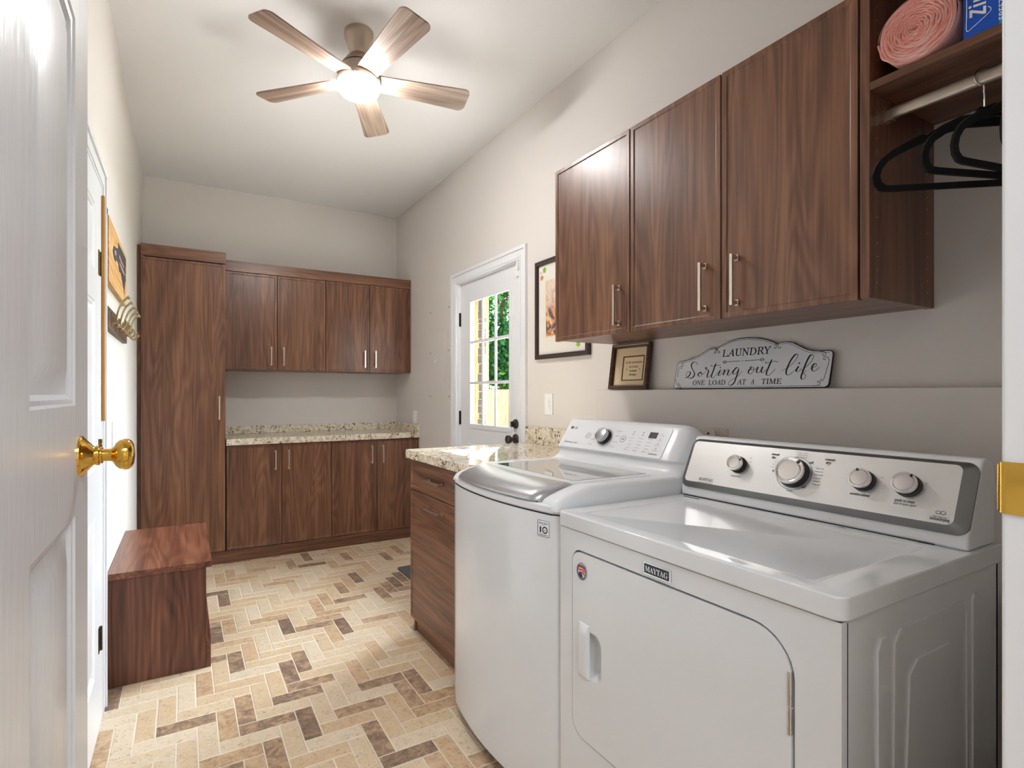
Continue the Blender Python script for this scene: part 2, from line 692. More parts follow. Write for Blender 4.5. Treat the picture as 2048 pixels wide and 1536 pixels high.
def tube(pts, r, n=10, r_end=None):
    bm = bmesh.new()
    P = [Vector(p) for p in pts]
    prev = None
    rings = []
    u = None
    for i, p in enumerate(P):
        t = (P[min(i + 1, len(P) - 1)] - P[max(i - 1, 0)]).normalized()
        if u is None:
            u = t.orthogonal().normalized()
        u = (u - t * u.dot(t)).normalized()
        w = t.cross(u)
        rr = r if r_end is None else r + (r_end - r) * i / (len(P) - 1)
        rings.append([bm.verts.new(p + (u * math.cos(2 * PI * k / n) + w * math.sin(2 * PI * k / n)) * rr) for k in range(n)])
    for a, b in zip(rings, rings[1:]):
        for k in range(n):
            bm.faces.new((a[k], a[(k + 1) % n], b[(k + 1) % n], b[k]))
    bm.faces.new(rings[0])
    bm.faces.new(rings[-1])
    return bm


def prism(profile, F, length):
    """profile in the frame's x-y plane, drawn out along its z"""
    bm = bmesh.new()
    a = [bm.verts.new((x, y, 0)) for x, y in profile]
    b = [bm.verts.new((x, y, length)) for x, y in profile]
    k = len(a)
    bm.faces.new(a)
    bm.faces.new(b[::-1])
    for i in range(k):
        bm.faces.new((a[i], a[(i + 1) % k], b[(i + 1) % k], b[i]))
    bmesh.ops.transform(bm, matrix=F, verts=bm.verts)
    return bm


def ribbon(pts2, w_of, F, lift):
    """a brush stroke on a frame's plane; w_of(tangent, s) gives its width"""
    P = [Vector((p.x, p.y)) for p in smooth_path([(a, b, 0) for a, b in pts2], 7)]
    bm = bmesh.new()
    L, R = [], []
    for i, p in enumerate(P):
        t = (P[min(i + 1, len(P) - 1)] - P[max(i - 1, 0)])
        t = t.normalized() if t.length > 1e-9 else Vector((1, 0))
        nrm = Vector((-t.y, t.x)) * w_of(t, i / (len(P) - 1)) / 2
        L.append(bm.verts.new((p.x + nrm.x, p.y + nrm.y, lift)))
        R.append(bm.verts.new((p.x - nrm.x, p.y - nrm.y, lift)))
    for i in range(len(P) - 1):
        bm.faces.new((L[i], R[i], R[i + 1], L[i + 1]))
    bmesh.ops.transform(bm, matrix=F, verts=bm.verts)
    return bm


def cabinet_door_bm(w, h, F, t=0.019, border=0.022, step=0.0035):
    """slab with a narrow raised border round a sunken field; the frame's plane is the back of the slab"""
    bm = bmesh.new()
    box(bm, 0, w, 0, h, 0, t)
    bm.faces.ensure_lookup_table()
    f = max(bm.faces, key=lambda q: q.calc_center_median().z)
    bmesh.ops.recalc_face_normals(bm, faces=bm.faces)
    bmesh.ops.inset_individual(bm, faces=[f], thickness=border, depth=0)
    bmesh.ops.inset_individual(bm, faces=[f], thickness=0.004, depth=-step)
    bmesh.ops.transform(bm, matrix=F, verts=bm.verts)
    return bm


def pull_bm(F, length=0.148, upright=True, off=0.031):
    """bar pull with two squared posts; the frame's origin is its middle on the door's face"""
    bm = bmesh.new()
    h = length / 2
    box(bm, -0.005, 0.005, -h, h, off - 0.007, off)
    for s in (-1, 1):
        y = s * (h - 0.009)
        box(bm, -0.004, 0.004, y - 0.006, y + 0.006, 0.003, off - 0.006)
        box(bm, -0.0055, 0.0055, y - 0.009, y + 0.009, 0, 0.004)
    if not upright:
        bmesh.ops.rotate(bm, cent=(0, 0, 0), matrix=Matrix.Rotation(PI / 2, 3, 'Z'), verts=bm.verts)
    bmesh.ops.transform(bm, matrix=F, verts=bm.verts)
    return bm


def add_pull(part, F, length=0.148, upright=True):
    return link_mesh('handle', pull_bm(F, length, upright), NICKEL, part, bevel=0.0012, seg=2)


def copy_tree(root):
    c = root.copy()
    COL.objects.link(c)
    ORG[c.name] = ORG[root.name].copy()
    for ch in list(root.children):
        k = ch.copy()
        COL.objects.link(k)
        k.parent = c
        for g in list(ch.children):
            q = g.copy()
            COL.objects.link(q)
            q.parent = k
    return c

# ------------------------------------------------------------------ the room
def make_floor():
    Wx, Wy = 0.0668, 0.0695
    ox, oy = 0.375, 1.943
    known = {(0, 0, 1): 0.86, (3, -3, 1): 0.80, (0, 5, 3): 0.74, (4, 3, 3): 0.80, (7, 1, 1): 0.84, (-3, 3, 1): 0.74, (5, 17, 1): 0.66, (6, 0, 1): 0.72, (4, 16, 1): 0.66}
    rng = random.Random(21)
    g, e = 0.0021, 0.0024
    x_lo, x_hi, y_lo, y_hi = XL + 0.001, XR - 0.001, YF - 0.10, YB - 0.001
    verts, faces, tones, shifts, mats = [], [], [], [], []

    def brick(i, j, w, h):
        x0, x1 = ox + i * Wx + g, ox + (i + w) * Wx - g
        y0, y1 = oy + j * Wy + g, oy + (j + h) * Wy - g
        tn = rng.choices((rng.uniform(0.0, 0.30), rng.uniform(0.30, 0.52), rng.uniform(0.52, 0.68), rng.uniform(0.74, 0.92)), (38, 34, 16, 12))[0]
        sh = rng.random()
        tn = known.get((i, j, w), tn)
        x0, x1, y0, y1 = max(x0, x_lo), min(x1, x_hi), max(y0, y_lo), min(y1, y_hi)
        if x1 - x0 < 0.006 or y1 - y0 < 0.006:
            return
        k = len(verts)
        verts.extend([(x, y, -0.0016) for x, y in ((x0, y0), (x1, y0), (x1, y1), (x0, y1))])
        verts.extend([(x, y, 0.0) for x, y in ((x0 + e, y0 + e), (x1 - e, y0 + e), (x1 - e, y1 - e), (x0 + e, y1 - e))])
        for f in ((4, 5, 6, 7), (0, 1, 5, 4), (1, 2, 6, 5), (2, 3, 7, 6), (3, 0, 4, 7)):
            faces.append([k + q for q in f])
            tones.append(tn)
            shifts.append(sh)
            mats.append(0)
    for i in range(int((XL - ox) / Wx) - 6, int((XR - ox) / Wx) + 6):
        for j in range(int((0 - oy) / Wy) - 6, int((YB - oy) / Wy) + 6):
            k = (i - j) % 6
            if k == 1:
                brick(i, j, 3, 1)
            if k == 0:
                brick(i, j, 1, 3)
    k = len(verts)
    X0, X1, Y0, Y1, Z0, Z1 = XL - 0.12, XR + 0.16, YF - 0.11, YB + 0.12, -0.12, -0.0016
    verts.extend([(x, y, z) for z in (Z0, Z1) for x, y in ((X0, Y0), (X1, Y0), (X1, Y1), (X0, Y1))])
    for f in ((3, 2, 1, 0), (4, 5, 6, 7), (0, 1, 5, 4), (1, 2, 6, 5), (2, 3, 7, 6), (3, 0, 4, 7)):
        faces.append([k + q for q in f])
        tones.append(0.5)
        shifts.append(0)
        mats.append(1)
    me = bpy.data.meshes.new('floor')
    me.from_pydata(verts, [], faces)
    me.materials.append(TILES)
    me.materials.append(GROUT)
    me.polygons.foreach_set('material_index', mats)
    for nm, src in (('tile_tone', tones), ('tile_shift', shifts)):
        me.attributes.new(nm, 'FLOAT', 'FACE').data.foreach_set('value', src)
    o = bpy.data.objects.new('floor', me)
    COL.objects.link(o)
    ORG[o.name] = Vector((0, 0, 0))
    return struct(o, 'travertine bricks laid in a herringbone')


make_floor()
D0, D1, DZ = 2.668, 3.530, 2.062                      # door opening in the long cabinet wall
O0, O1, OZ = -0.192, 0.785, 2.285                     # doorway in which the camera stands
T = 0.13


def S(name, mat, *boxes, **kw):
    return struct(link_mesh(name, B(*boxes), mat, loc=(0, 0, 0), smooth=0, **kw))


S('wall_back', WALL, (XL - T, XR + T, YB, YB + T, -0.12, ZC + 0.02))
S('wall_left', WALL, (XL - T, XL, YF - 0.11, YB, -0.12, ZC + 0.02))
S('wall_right', WALL, (XR, XR + T, YF - 0.11, D0, -0.12, ZC + 0.02), (XR, XR + T, D1, YB, -0.12, ZC + 0.02), (XR, XR + T, D0, D1, DZ, ZC + 0.02))
LEDGE = 1.2565
struct(link_mesh('trim_1', B((1.742, XR, YF, 1.95, 0, LEDGE)), WALL, loc=(0, 0, 0), bevel=0.004), 'low thickening of the wall whose top makes a narrow ledge')
S('wall_front', WALL, (XL, O0, YF - 0.11, YF, -0.12, ZC + 0.02), (O1 + 0.018, XR, YF - 0.11, YF, -0.12, ZC + 0.02), (O0, O1 + 0.018, YF - 0.11, YF, OZ, ZC + 0.02), (O0, O1 + 0.018, YF - 0.11, YF, -0.12, HALL - 0.02))
S('ceiling', CEIL, (XL - T, XR + T, YF - 0.11, YB + T, ZC, ZC + 0.14))

# hall behind the camera, one step up
HX0, HX1, HY0, HY1 = -1.25, 2.1, -2.75, YF - 0.11
S('wall_hall_back', WALL, (HX0 - 0.1, HX1 + 0.1, HY0 - 0.1, HY0, HALL - 0.1, ZC + 0.02))
S('wall_hall_left', WALL, (HX0 - 0.1, HX0, HY0, HY1 + 0.11, HALL - 0.1, ZC + 0.02), (HX0, XL - T, HY1, HY1 + 0.11, HALL - 0.1, ZC + 0.02))
S('wall_hall_right', WALL, (HX1, HX1 + 0.1, HY0, HY1 + 0.11, HALL - 0.1, ZC + 0.02), (XR + T, HX1, HY1, HY1 + 0.11, HALL - 0.1, ZC + 0.02))
S('ceiling_hall', CEIL, (HX0 - 0.1, HX1 + 0.1, HY0 - 0.1, HY1, ZC, ZC + 0.14))
S('floor_hall', plain('hall_floor', (176, 150, 124), 0.4), (HX0 - 0.1, HX1 + 0.1, HY0 - 0.1, HY1, HALL - 0.1, HALL), (O0, O1 + 0.018, HY1, YF - 0.002, HALL - 0.02, HALL))

# jamb on the far side of the doorway, with the brass strike plate round its edge
jamb = struct(link_mesh('trim_2', B((O1, O1 + 0.018, YF - 0.112, YF, HALL, OZ), (O1 - 0.010, O1, YF - 0.112, YF - 0.045, HALL, OZ)), TRIM, loc=(O1, YF, HALL), bevel=0.0045, seg=3), 'white jamb of the doorway')
zp = 1.137
strike = bmesh.new()
prof = []
for k in range(13):                                   # the lip curls round the edge of the jamb
    s = k / 12
    if s < 0.55:
        prof.append((O1 - 0.0012, YF - 0.040 + s / 0.55 * 0.036, 0))
    else:
        a = (s - 0.55) / 0.45 * 1.15
        prof.append((O1 - 0.0012 + 0.009 * (1 - math.cos(a)), YF - 0.004 + 0.009 * math.sin(a), 0))
rows = []
for k, (x, y, _) in enumerate(prof):
    q = max(0, (k - 6) / 6)
    hh = 0.0285 - 0.007 * q ** 3
    rows.append([strike.verts.new((x - 0.0006, y, zp + t * hh)) for t in (-1, -0.85, -0.4, -0.03, 0.03, 0.4, 0.85, 1)])
for a, b2 in zip(rows, rows[1:]):
    for k in range(7):
        strike.faces.new((a[k], a[k + 1], b2[k + 1], b2[k]))
link_mesh('strike_plate', strike, BRASS, jamb)


# ------------------------------------------------------------------ panelled doors
def panel_door_bm(w, h, F, t, panels):
    """stiles and rails with sunken, raised-field panels; panels: (x0, z0, x1, z1); the frame's plane is the door's face"""
    bm = bmesh.new()
    dep = 0.010
    box(bm, 0, w, 0, h, -t, -dep)
    xs = sorted({0, w} | {p[0] for p in panels} | {p[2] for p in panels})
    zs = sorted({0, h} | {p[1] for p in panels} | {p[3] for p in panels})
    for x0, x1 in zip(xs, xs[1:]):
        for z0, z1 in zip(zs, zs[1:]):
            if any(p[0] - 1e-6 <= x0 and x1 <= p[2] + 1e-6 and p[1] - 1e-6 <= z0 and z1 <= p[3] + 1e-6 for p in panels):
                continue
            v = [bm.verts.new(c) for c in ((x0, z0, 0), (x1, z0, 0), (x1, z1, 0), (x0, z1, 0))]
            bm.faces.new(v)
    for x0, x1, y0, y1 in ((0, 0, 0, h), (w, w, 0, h), (0, w, 0, 0), (0, w, h, h)):
        v = [bm.verts.new(c) for c in ((x0, y0, 0), (x1, y1, 0), (x1, y1, -dep), (x0, y0, -dep))]
        bm.faces.new(v)
    for x0, z0, x1, z1 in panels:
        rings = []
        for ins, z in ((0, 0), (0.004, -0.003), (0.010, -0.0042), (0.017, -0.0095), (0.024, -0.0095), (0.058, -0.0015)):
            rings.append([bm.verts.new(c) for c in ((x0 + ins, z0 + ins, z), (x1 - ins, z0 + ins, z), (x1 - ins, z1 - ins, z), (x0 + ins, z1 - ins, z))])
        for a, b in zip(rings, rings[1:]):
            for k in range(4):
                bm.faces.new((a[k], a[(k + 1) % 4], b[(k + 1) % 4], b[k]))
        bm.faces.new(rings[-1])
    bmesh.ops.remove_doubles(bm, verts=bm.verts, dist=1e-5)
    bmesh.ops.transform(bm, matrix=F, verts=bm.verts)
    return bm


# the door that stands open beside the camera (its face looks along +x)
DOORX = -0.150
F = frame((DOORX, 0.238, HALL + 0.008), (0, 1, 0), (0, 0, 1))
six = []
for x0, x1 in ((0.112, 0.402), (0.512, 0.792)):
    six += [(x0, 0.235, x1, 0.805), (x0, 0.978, x1, 1.585), (x0, 1.700, x1, 1.925)]
d2 = struct(link_mesh('door_2', panel_door_bm(0.911, 2.030, F, 0.036, six), DOORPAINT, loc=(DOORX, 0.24, HALL), smooth=20), 'white six panel door standing open')
ky, kz = 1.072, 1.137
K = frame((DOORX, ky, kz), (0, 1, 0), (0, 0, 1))
link_mesh('rosette', lathe([(0.0335, 0), (0.0335, 0.002), (0.0325, 0.004), (0.030, 0.0055), (0.0155, 0.0185), (0.0145, 0.021), (0.0165, 0.022), (0.0165, 0.026), (0.014, 0.0275), (0.014, 0.03), (0.012, 0.031)], K, 48), BRASS, d2)
link_mesh('door_knob', lathe([(0.0105, 0.028), (0.0105, 0.042), (0.0125, 0.0455), (0.0195, 0.049), (0.0245, 0.0545), (0.0262, 0.061), (0.0255, 0.067), (0.0225, 0.0715), (0.016, 0.0745), (0.007, 0.0757), (0, 0.076)], K, 48), BRASS, d2)
link_mesh('door_knob', lathe([(0.0335, 0), (0.030, 0.0055), (0.015, 0.019), (0.0105, 0.03), (0.0105, 0.042), (0.0195, 0.049), (0.0262, 0.061), (0.0225, 0.0715), (0, 0.076)], frame((DOORX - 0.036, ky, kz), (0, -1, 0), (0, 0, 1)), 32), BRASS, d2)

# the closed door in the wall beside it
XC = XL + 0.017
F = frame((XL + 0.0125, 1.552, 0.012), (0, 1, 0), (0, 0, 1))
six3 = []
for x0, x1 in ((0.112, 0.356), (0.456, 0.695)):
    six3 += [(x0, 0.23, x1, 0.80), (x0, 0.96, x1, 1.55), (x0, 1.66, x1, 1.89)]
d3 = struct(link_mesh('door_3', panel_door_bm(0.806, 2.0, F, 0.012, six3), TRIM, loc=(XL, 2.05, 0), smooth=20), 'white six panel door, shut, with brass hinges')
for z0, mt in ((1.670, OLDBRASS), (0.984, OLDBRASS), (0.298, BRONZE)):
    hb = B((XL + 0.0126, XL + 0.0146, 2.326, 2.357, z0, z0 + 0.090))
    for k in range(5):
        hb = merge(hb, lathe([(0.0052, k * 0.0178 + 0.0006), (0.0052, k * 0.0178 + 0.0168)], frame((XL + 0.0165, 2.361, z0), (1, 0, 0), (0, 1, 0)), 12))
    link_mesh('hinge', hb, mt, d3)




def casing(F, x0, x1, ztop, w, t, z0=0.0):
    """three-sided moulded casing round an opening, mitred in one piece"""
    def u(i, o):
        return [(x0 - o, z0), (x0 - o, ztop + o), (x1 + o, ztop + o), (x1 + o, z0), (x1 + i, z0), (x1 + i, ztop + i), (x0 - i, ztop + i), (x0 - i, z0)]
    return merge(plate([u(0.0, w)], t * 0.62, F), plate([u(w - 0.022, w - 0.0015)], t, F), plate([u(0.012, 0.022)], t * 0.80, F))


FL = frame((XL, 0, 0), (0, 1, 0), (0, 0, 1))
trim3 = merge(casing(FL, 1.48, 2.462, 2.026, 0.088, 0.017), B((XL, XL + 0.0095, 2.366, 2.4615, 0, 2.0255), (XL, XL + 0.0095, 1.552, 2.366, 2.0135, 2.0255)))
struct(link_mesh('trim_3', trim3, TRIM, loc=(XL, 2.55, 0), bevel=0.003), 'white casing round the shut door')

# ------------------------------------------------------------------ garden door with nine panes
XD = XR + 0.022                                        # its face, a little back in the frame
F = facing_left(D1 - 0.022, 0.020, XD)                 # x from the hinges towards the latch
dw, dh = D1 - D0 - 0.044, 2.026
gx0, gx1, gz0, gz1 = 0.148, 0.690, 0.992, 1.888
outer = [(0, 0), (dw, 0), (dw, dh), (0, dh)]
hole = [(gx0, gz0), (gx1, gz0), (gx1, gz1), (gx0, gz1)]
slab = plate([outer, hole], 0.036, F, -0.036)
for px0, px1 in ((0.12, 0.375), (0.44, 0.695)):
    rings = []
    for ins, z in ((0, 0.0006), (0.006, 0.005), (0.016, 0.005), (0.024, 0.0008), (0.06, 0.004)):
        rings.append([slab.verts.new(F @ Vector(c)) for c in ((px0 + ins, 0.24 + ins, z), (px1 - ins, 0.24 + ins, z), (px1 - ins, 0.862 - ins, z), (px0 + ins, 0.862 - ins, z))])
    for a, b in zip(rings, rings[1:]):
        for k in range(4):
            slab.faces.new((a[k], a[(k + 1) % 4], b[(k + 1) % 4], b[k]))
    slab.faces.new(rings[-1])
d1 = struct(link_mesh('door_1', slab, TRIM, loc=(XD, 3.1, 0), smooth=20), 'white garden door glazed with nine panes')
lite = plate([rrect(gx0 - 0.020, gz0 - 0.020, gx1 + 0.020, gz1 + 0.020, 0.003, 2), rrect(gx0 + 0.012, gz0 + 0.012, gx1 - 0.012, gz1 - 0.012, 0.001, 2)[::-1]], 0.005, F)
gw, gh = (gx1 - gx0 - 0.024), (gz1 - gz0 - 0.024)
for k in (1, 2):
    xk, zk = gx0 + 0.012 + gw * k / 3, gz0 + 0.012 + gh * k / 3
    lite = merge(lite, plate([[(xk - 0.010, gz0), (xk + 0.010, gz0), (xk + 0.010, gz1), (xk - 0.010, gz1)]], 0.010, F, -0.007), plate([[(gx0, zk - 0.010), (gx1, zk - 0.010), (gx1, zk + 0.010), (gx0, zk + 0.010)]], 0.0095, F, -0.007))
lite_o = link_mesh('glazing_bars', lite, TRIM, d1, bevel=0.002)
link_mesh('glass', plate([hole], 0.004, F, -0.013), GLASS, d1, smooth=0)
for z in (1.740, 1.010):
    hb = merge(B((XD - 0.004, XD + 0.001, D1 - 0.030, D1 - 0.004, z, z + 0.100)), lathe([(0.007, 0), (0.007, 0.100)], frame((XD - 0.006, D1 - 0.016, z), (1, 0, 0), (0, 1, 0)), 12))
    link_mesh('hinge', hb, DARKHINGE, d1)
for z, prof in ((1.050, [(0.030, 0), (0.030, 0.006), (0.027, 0.011), (0.020, 0.013), (0.018, 0.024), (0.0, 0.026)]), (0.955, [(0.033, 0), (0.033, 0.004), (0.028, 0.011), (0.014, 0.015), (0.011, 0.035), (0.021, 0.041), (0.027, 0.053), (0.026, 0.064), (0.018, 0.070), (0, 0.071)])):
    K = facing_left(D0 + 0.088, z, XD)
    bmk = lathe(prof, K, 36)
    if z > 1:
        bmk = merge(bmk, plate([rrect(-0.005, -0.017, 0.005, 0.017, 0.004)], 0.014, K, 0.024))
    link_mesh('deadbolt' if z > 1 else 'door_knob', bmk, BRONZE, d1)
FR = frame((XR, 0, 0), (0, -1, 0), (0, 0, 1))
t4 = merge(casing(FR, -D1 + 0.008, -D0 - 0.008, DZ - 0.008, 0.080, 0.018), B((XR, XR + T, D0 - 0.001, D0 + 0.018, 0.018, DZ - 0.016), (XR, XR + T, D1 - 0.018, D1 + 0.001, 0.018, DZ - 0.016), (XR, XR + T, D0, D1, DZ - 0.016, DZ + 0.001), (XR, XR + T + 0.03, D0, D1, -0.01, 0.018)))
struct(link_mesh('trim_4', t4, TRIM, loc=(XR, 3.1, 0), bevel=0.003), 'white casing, jamb and sill of the garden door')

sensor = thing('door_sensor', (XR - 0.004, D0 + 0.035, 1.99), 'white two-piece contact sensor at the top corner of the glazed door', 'sensor')
link_mesh('sensor_body', B((XD - 0.018, XD + 0.0, D0 + 0.030, D0 + 0.070, 1.962, 2.040)), SWITCHW, sensor, bevel=0.003)
link_mesh('magnet', B((XR - 0.030, XR - 0.0125, D0 - 0.006, D0 + 0.008, 1.985, 2.045)), SWITCHW, sensor, bevel=0.003)

# ------------------------------------------------------------------ cabinets along the end wall
YT = 4.257                                             # faces of the tall and the base cabinets
YU = 4.445                                             # faces of the wall cabinets
DT = 0.019
tall = thing('tall_cabinet', (0.0, 4.53, 0), 'full height dark walnut cabinet in the corner with a single tall door', 'cabinet')
link_mesh('body', B((-0.262, -0.244, YT + DT + 0.002, YB - 0.002, 0.0, 2.18), (0.245, 0.263, YT + DT + 0.002, YB - 0.002, 0.0, 2.18), (-0.262, 0.263, YT + DT + 0.002, YB - 0.002, 2.165, 2.183), (-0.262, 0.263, YB - 0.012, YB - 0.002, 0, 2.18), (-0.245, 0.246, YT + DT + 0.002, YB - 0.01, 0.09, 0.108)), WOOD_Z, tall, bevel=0.001)
dr = link_mesh('door', cabinet_door_bm(0.521, 2.088, facing_front(-0.261, 0.091, YT + DT)), WOOD_Z, tall, bevel=0.0012)
add_pull(dr, facing_front(0.221, 1.135, YT), 0.170)
link_mesh('top_rail', B((-0.262, 0.264, YT - 0.002, YT + 0.017, 2.186, 2.268), (-0.262, 0.264, YT + 0.017, YB - 0.002, 2.25, 2.268)), WOOD_X, tall, bevel=0.001)
link_mesh('filler_strip', B((XL + 0.001, -0.263, YT + 0.03, YT + 0.048, 0, 2.262)), WOOD_Z, tall)

ups = []
for k, (x0, xm, x1) in enumerate(((0.268, 0.647, 1.026), (1.028, 1.404, 1.783))):
    lab = ('walnut wall cabinet with two doors next to the tall cabinet', 'walnut wall cabinet with two doors in the corner by the electrical panel')[k]
    u = thing('wall_cabinet', ((x0 + x1) / 2, (YU + YB) / 2, 1.424), lab, 'cabinet', 'two-door wall cabinets on the end wall')
    link_mesh('body', B((x0, x0 + 0.018, YU + DT + 0.002, YB - 0.002, 1.424, 2.176), (x1 - 0.018, x1, YU + DT + 0.002, YB - 0.002, 1.424, 2.176), (x0 + 0.018, x1 - 0.018, YU + DT + 0.002, YB - 0.002, 1.424, 1.442), (x0 + 0.018, x1 - 0.018, YU + DT + 0.002, YB - 0.002, 2.158, 2.176), (x0 + 0.018, x1 - 0.018, YB - 0.012, YB - 0.002, 1.442, 2.158)), WOOD_Z, u, bevel=0.001)
    for a, b, hx in ((x0, xm, xm - 0.047), (xm, x1, xm + 0.047)):
        dd = link_mesh('door', cabinet_door_bm(b - a - 0.004, 0.750, facing_front(a + 0.002, 1.425, YU + DT)), WOOD_Z, u, bevel=0.0012)
        add_pull(dd, facing_front(hx, 1.535, YU), 0.148)
link = tag(link_mesh('cornice_board', B((0.266, 1.784, YU - 0.003, YU + 0.016, 2.179, 2.258), (0.266, 1.784, YU + 0.016, YB - 0.002, 2.24, 2.258)), WOOD_X, bevel=0.001), 'walnut board running along the tops of the wall cabinets', 'cornice board')

for k, (x0, xm, x1) in enumerate(((0.268, 0.653, 1.030), (1.032, 1.407, 1.783))):
    lab = ('walnut base cabinet with two doors standing against the tall cabinet', 'walnut base cabinet with two doors in the far corner under the granite top')[k]
    u = thing('base_cabinet', ((x0 + x1) / 2, (YT + YB) / 2, 0.0), lab, 'cabinet', 'two-door base cabinets on the end wall')
    link_mesh('body', B((x0, x0 + 0.018, YT + DT + 0.002, YB - 0.002, 0.0, 0.856), (x1 - 0.018, x1, YT + DT + 0.002, YB - 0.002, 0.0, 0.856), (x0 + 0.018, x1 - 0.018, YT + DT + 0.002, YB - 0.002, 0.088, 0.106), (x0 + 0.018, x1 - 0.018, YT + DT + 0.002, YB - 0.002, 0.838, 0.856), (x0 + 0.018, x1 - 0.018, YB - 0.012, YB - 0.002, 0.106, 0.838)), WOOD_Z, u, bevel=0.001)
    for a, b, hx in ((x0, xm, xm - 0.047), (xm, x1, xm + 0.048)):
        dd = link_mesh('door', cabinet_door_bm(b - a - 0.004, 0.762, facing_front(a + 0.002, 0.090, YT + DT)), WOOD_Z, u, bevel=0.0012)
        add_pull(dd, facing_front(hx, 0.733, YT), 0.148)
tag(link_mesh('kick_board', B((-0.262, 1.783, YT + 0.001, YT + 0.018, 0, 0.086)), WOOD_X, bevel=0.001), 'long walnut kick board along the floor under the end wall cabinets', 'kick board')

top = thing('granite_countertop', (1.03, 4.5, 0.858), 'long cream granite worktop on the base cabinets along the end wall', 'countertop')
link_mesh('slab', B((0.266, 1.784, YT - 0.026, YB - 0.001, 0.858, 0.906)), GRANITE, top, bevel=0.006, seg=3)
link_mesh('backsplash', B((0.266, 1.784, YB - 0.021, YB - 0.001, 0.9062, 0.968)), GRANITE, top, bevel=0.002)
link_mesh('side_splash', B((1.764, 1.784, YT - 0.02, YB - 0.0215, 0.9062, 0.968)), GRANITE, top, bevel=0.002)

# ------------------------------------------------------------------ counter unit beside the washer
CX = 1.035
cu = thing('base_cabinet', (1.4, 2.24, 0), 'walnut cabinet with a drawer over a tall pull-out front next to the washing machine', 'cabinet')
link_mesh('body', B((CX + 0.021, 1.783, 2.567, 2.585, 0.0, 0.901), (CX + 0.021, 1.783, 1.900, 1.918, 0.0, 0.901), (CX + 0.021, 1.783, 1.918, 2.567, 0.08, 0.098), (CX + 0.021, 1.783, 1.918, 2.567, 0.883, 0.901), (1.773, 1.783, 1.918, 2.567, 0.098, 0.883)), WOOD_Z, cu, bevel=0.001)
dwr = link_mesh('drawer', cabinet_door_bm(0.684, 0.149, facing_left(2.584, 0.7455, CX + DT)), WOOD_Y, cu, bevel=0.0012)
add_pull(dwr, facing_left(2.268, 0.820, CX), 0.160, upright=False)
dd = link_mesh('pull_out_front', cabinet_door_bm(0.684, 0.664, facing_left(2.584, 0.0775, CX + DT)), WOOD_Y, cu, bevel=0.0012)
add_pull(dd, facing_left(2.268, 0.684, CX), 0.160, upright=False)
link_mesh('kick_board', B((CX + 0.030, CX + 0.046, 1.902, 2.580, 0, 0.0765)), WOOD_Y, cu)
top2 = thing('granite_countertop', (1.4, 2.24, 0.9025), 'short cream granite worktop between the washing machine and the glazed door', 'countertop')
link_mesh('slab', B((1.012, 1.784, 1.893, 2.598, 0.9025, 0.948)), GRANITE, top2, bevel=0.006, seg=3)
link_mesh('backsplash', B((1.764, 1.784, 1.952, 2.592, 0.9482, 1.047)), GRANITE, top2, bevel=0.002)

# ------------------------------------------------------------------ wall cabinets above the machines
UX, UZ0, UZ1 = 1.440, 1.473, 2.222


def upper(y0, y1, label, doors):
    u = thing('wall_cabinet', ((UX + XR) / 2, (y0 + y1) / 2, UZ0), label, 'cabinet')
    link_mesh('body', B((UX + DT + 0.002, XR - 0.001, y1 - 0.018, y1, UZ0, UZ1), (UX + DT + 0.002, XR - 0.001, y0, y0 + 0.018, UZ0, UZ1), (UX + DT + 0.002, XR - 0.001, y0 + 0.018, y1 - 0.018, UZ0, UZ0 + 0.018), (UX + DT + 0.002, XR - 0.001, y0 + 0.018, y1 - 0.018, UZ1 - 0.018, UZ1), (XR - 0.011, XR - 0.001, y0 + 0.018, y1 - 0.018, UZ0 + 0.018, UZ1 - 0.018)), WOOD_Y, u, bevel=0.001)
    for a, b, hy, hz, hl in doors:
        dd = link_mesh('door', cabinet_door_bm(b - a - 0.005, UZ1 - UZ0 + 0.003, facing_left(b - 0.0025, UZ0 - 0.004, UX + DT)), WOOD_Z, u, bevel=0.0012)
        add_pull(dd, facing_left(hy, hz, UX), hl)
    return u


upper(1.431, 1.881, 'single-door walnut wall cabinet above the washing machine', [(1.431, 1.881, 1.487, 1.573, 0.152)])
upper(0.674, 1.4305, 'double-door walnut wall cabinet above the dryer', [(1.052, 1.4305, 1.108, 1.575, 0.152), (0.674, 1.052, 0.998, 1.577, 0.152)])

op = thing('open_wall_unit', (1.61, 0.45, UZ0), 'open walnut shelf unit with a hanging rail beside the double-door wall cabinet', 'shelf unit')
PY = 0.6515
link_mesh('side_panel', B((UX + 0.002, XR - 0.001, PY, 0.6725, UZ0 - 0.002, UZ1 + 0.09)), WOOD_Z, op, bevel=0.001)
link_mesh('shelf', B((UX + 0.002, XR - 0.001, YF + 0.021, PY - 0.0005, 1.9685, 1.988)), WOOD_Y, op, bevel=0.001)
link_mesh('side_panel', B((UX + 0.002, XR - 0.001, YF + 0.001, YF + 0.020, UZ0 - 0.002, UZ1 + 0.09)), WOOD_Z, op, bevel=0.001)
link_mesh('top_panel', B((UX + 0.002, XR - 0.001, YF + 0.0205, PY - 0.0005, UZ1 + 0.072, UZ1 + 0.09)), WOOD_Y, op, bevel=0.001)
link_mesh('back_panel', B((XR - 0.011, XR - 0.001, YF + 0.0205, PY - 0.0005, 1.9885, UZ1 + 0.0715)), WOOD_Z, op)
pins = bmesh.new()
for x in (1.478, 1.745):
    z = 1.51
    while z < 2.24:
        if abs(z - 1.978) > 0.02:
            pins = merge(pins, lathe([(0.0022, 0), (0.0, 0.0004)], frame((x, PY, z), (1, 0, 0), (0, 0, 1)), 8))
        z += 0.032 if not (1.60 < z < 1.70) else 0.064
link_mesh('shelf_pin_holes', pins, NICKEL, op, smooth=0)
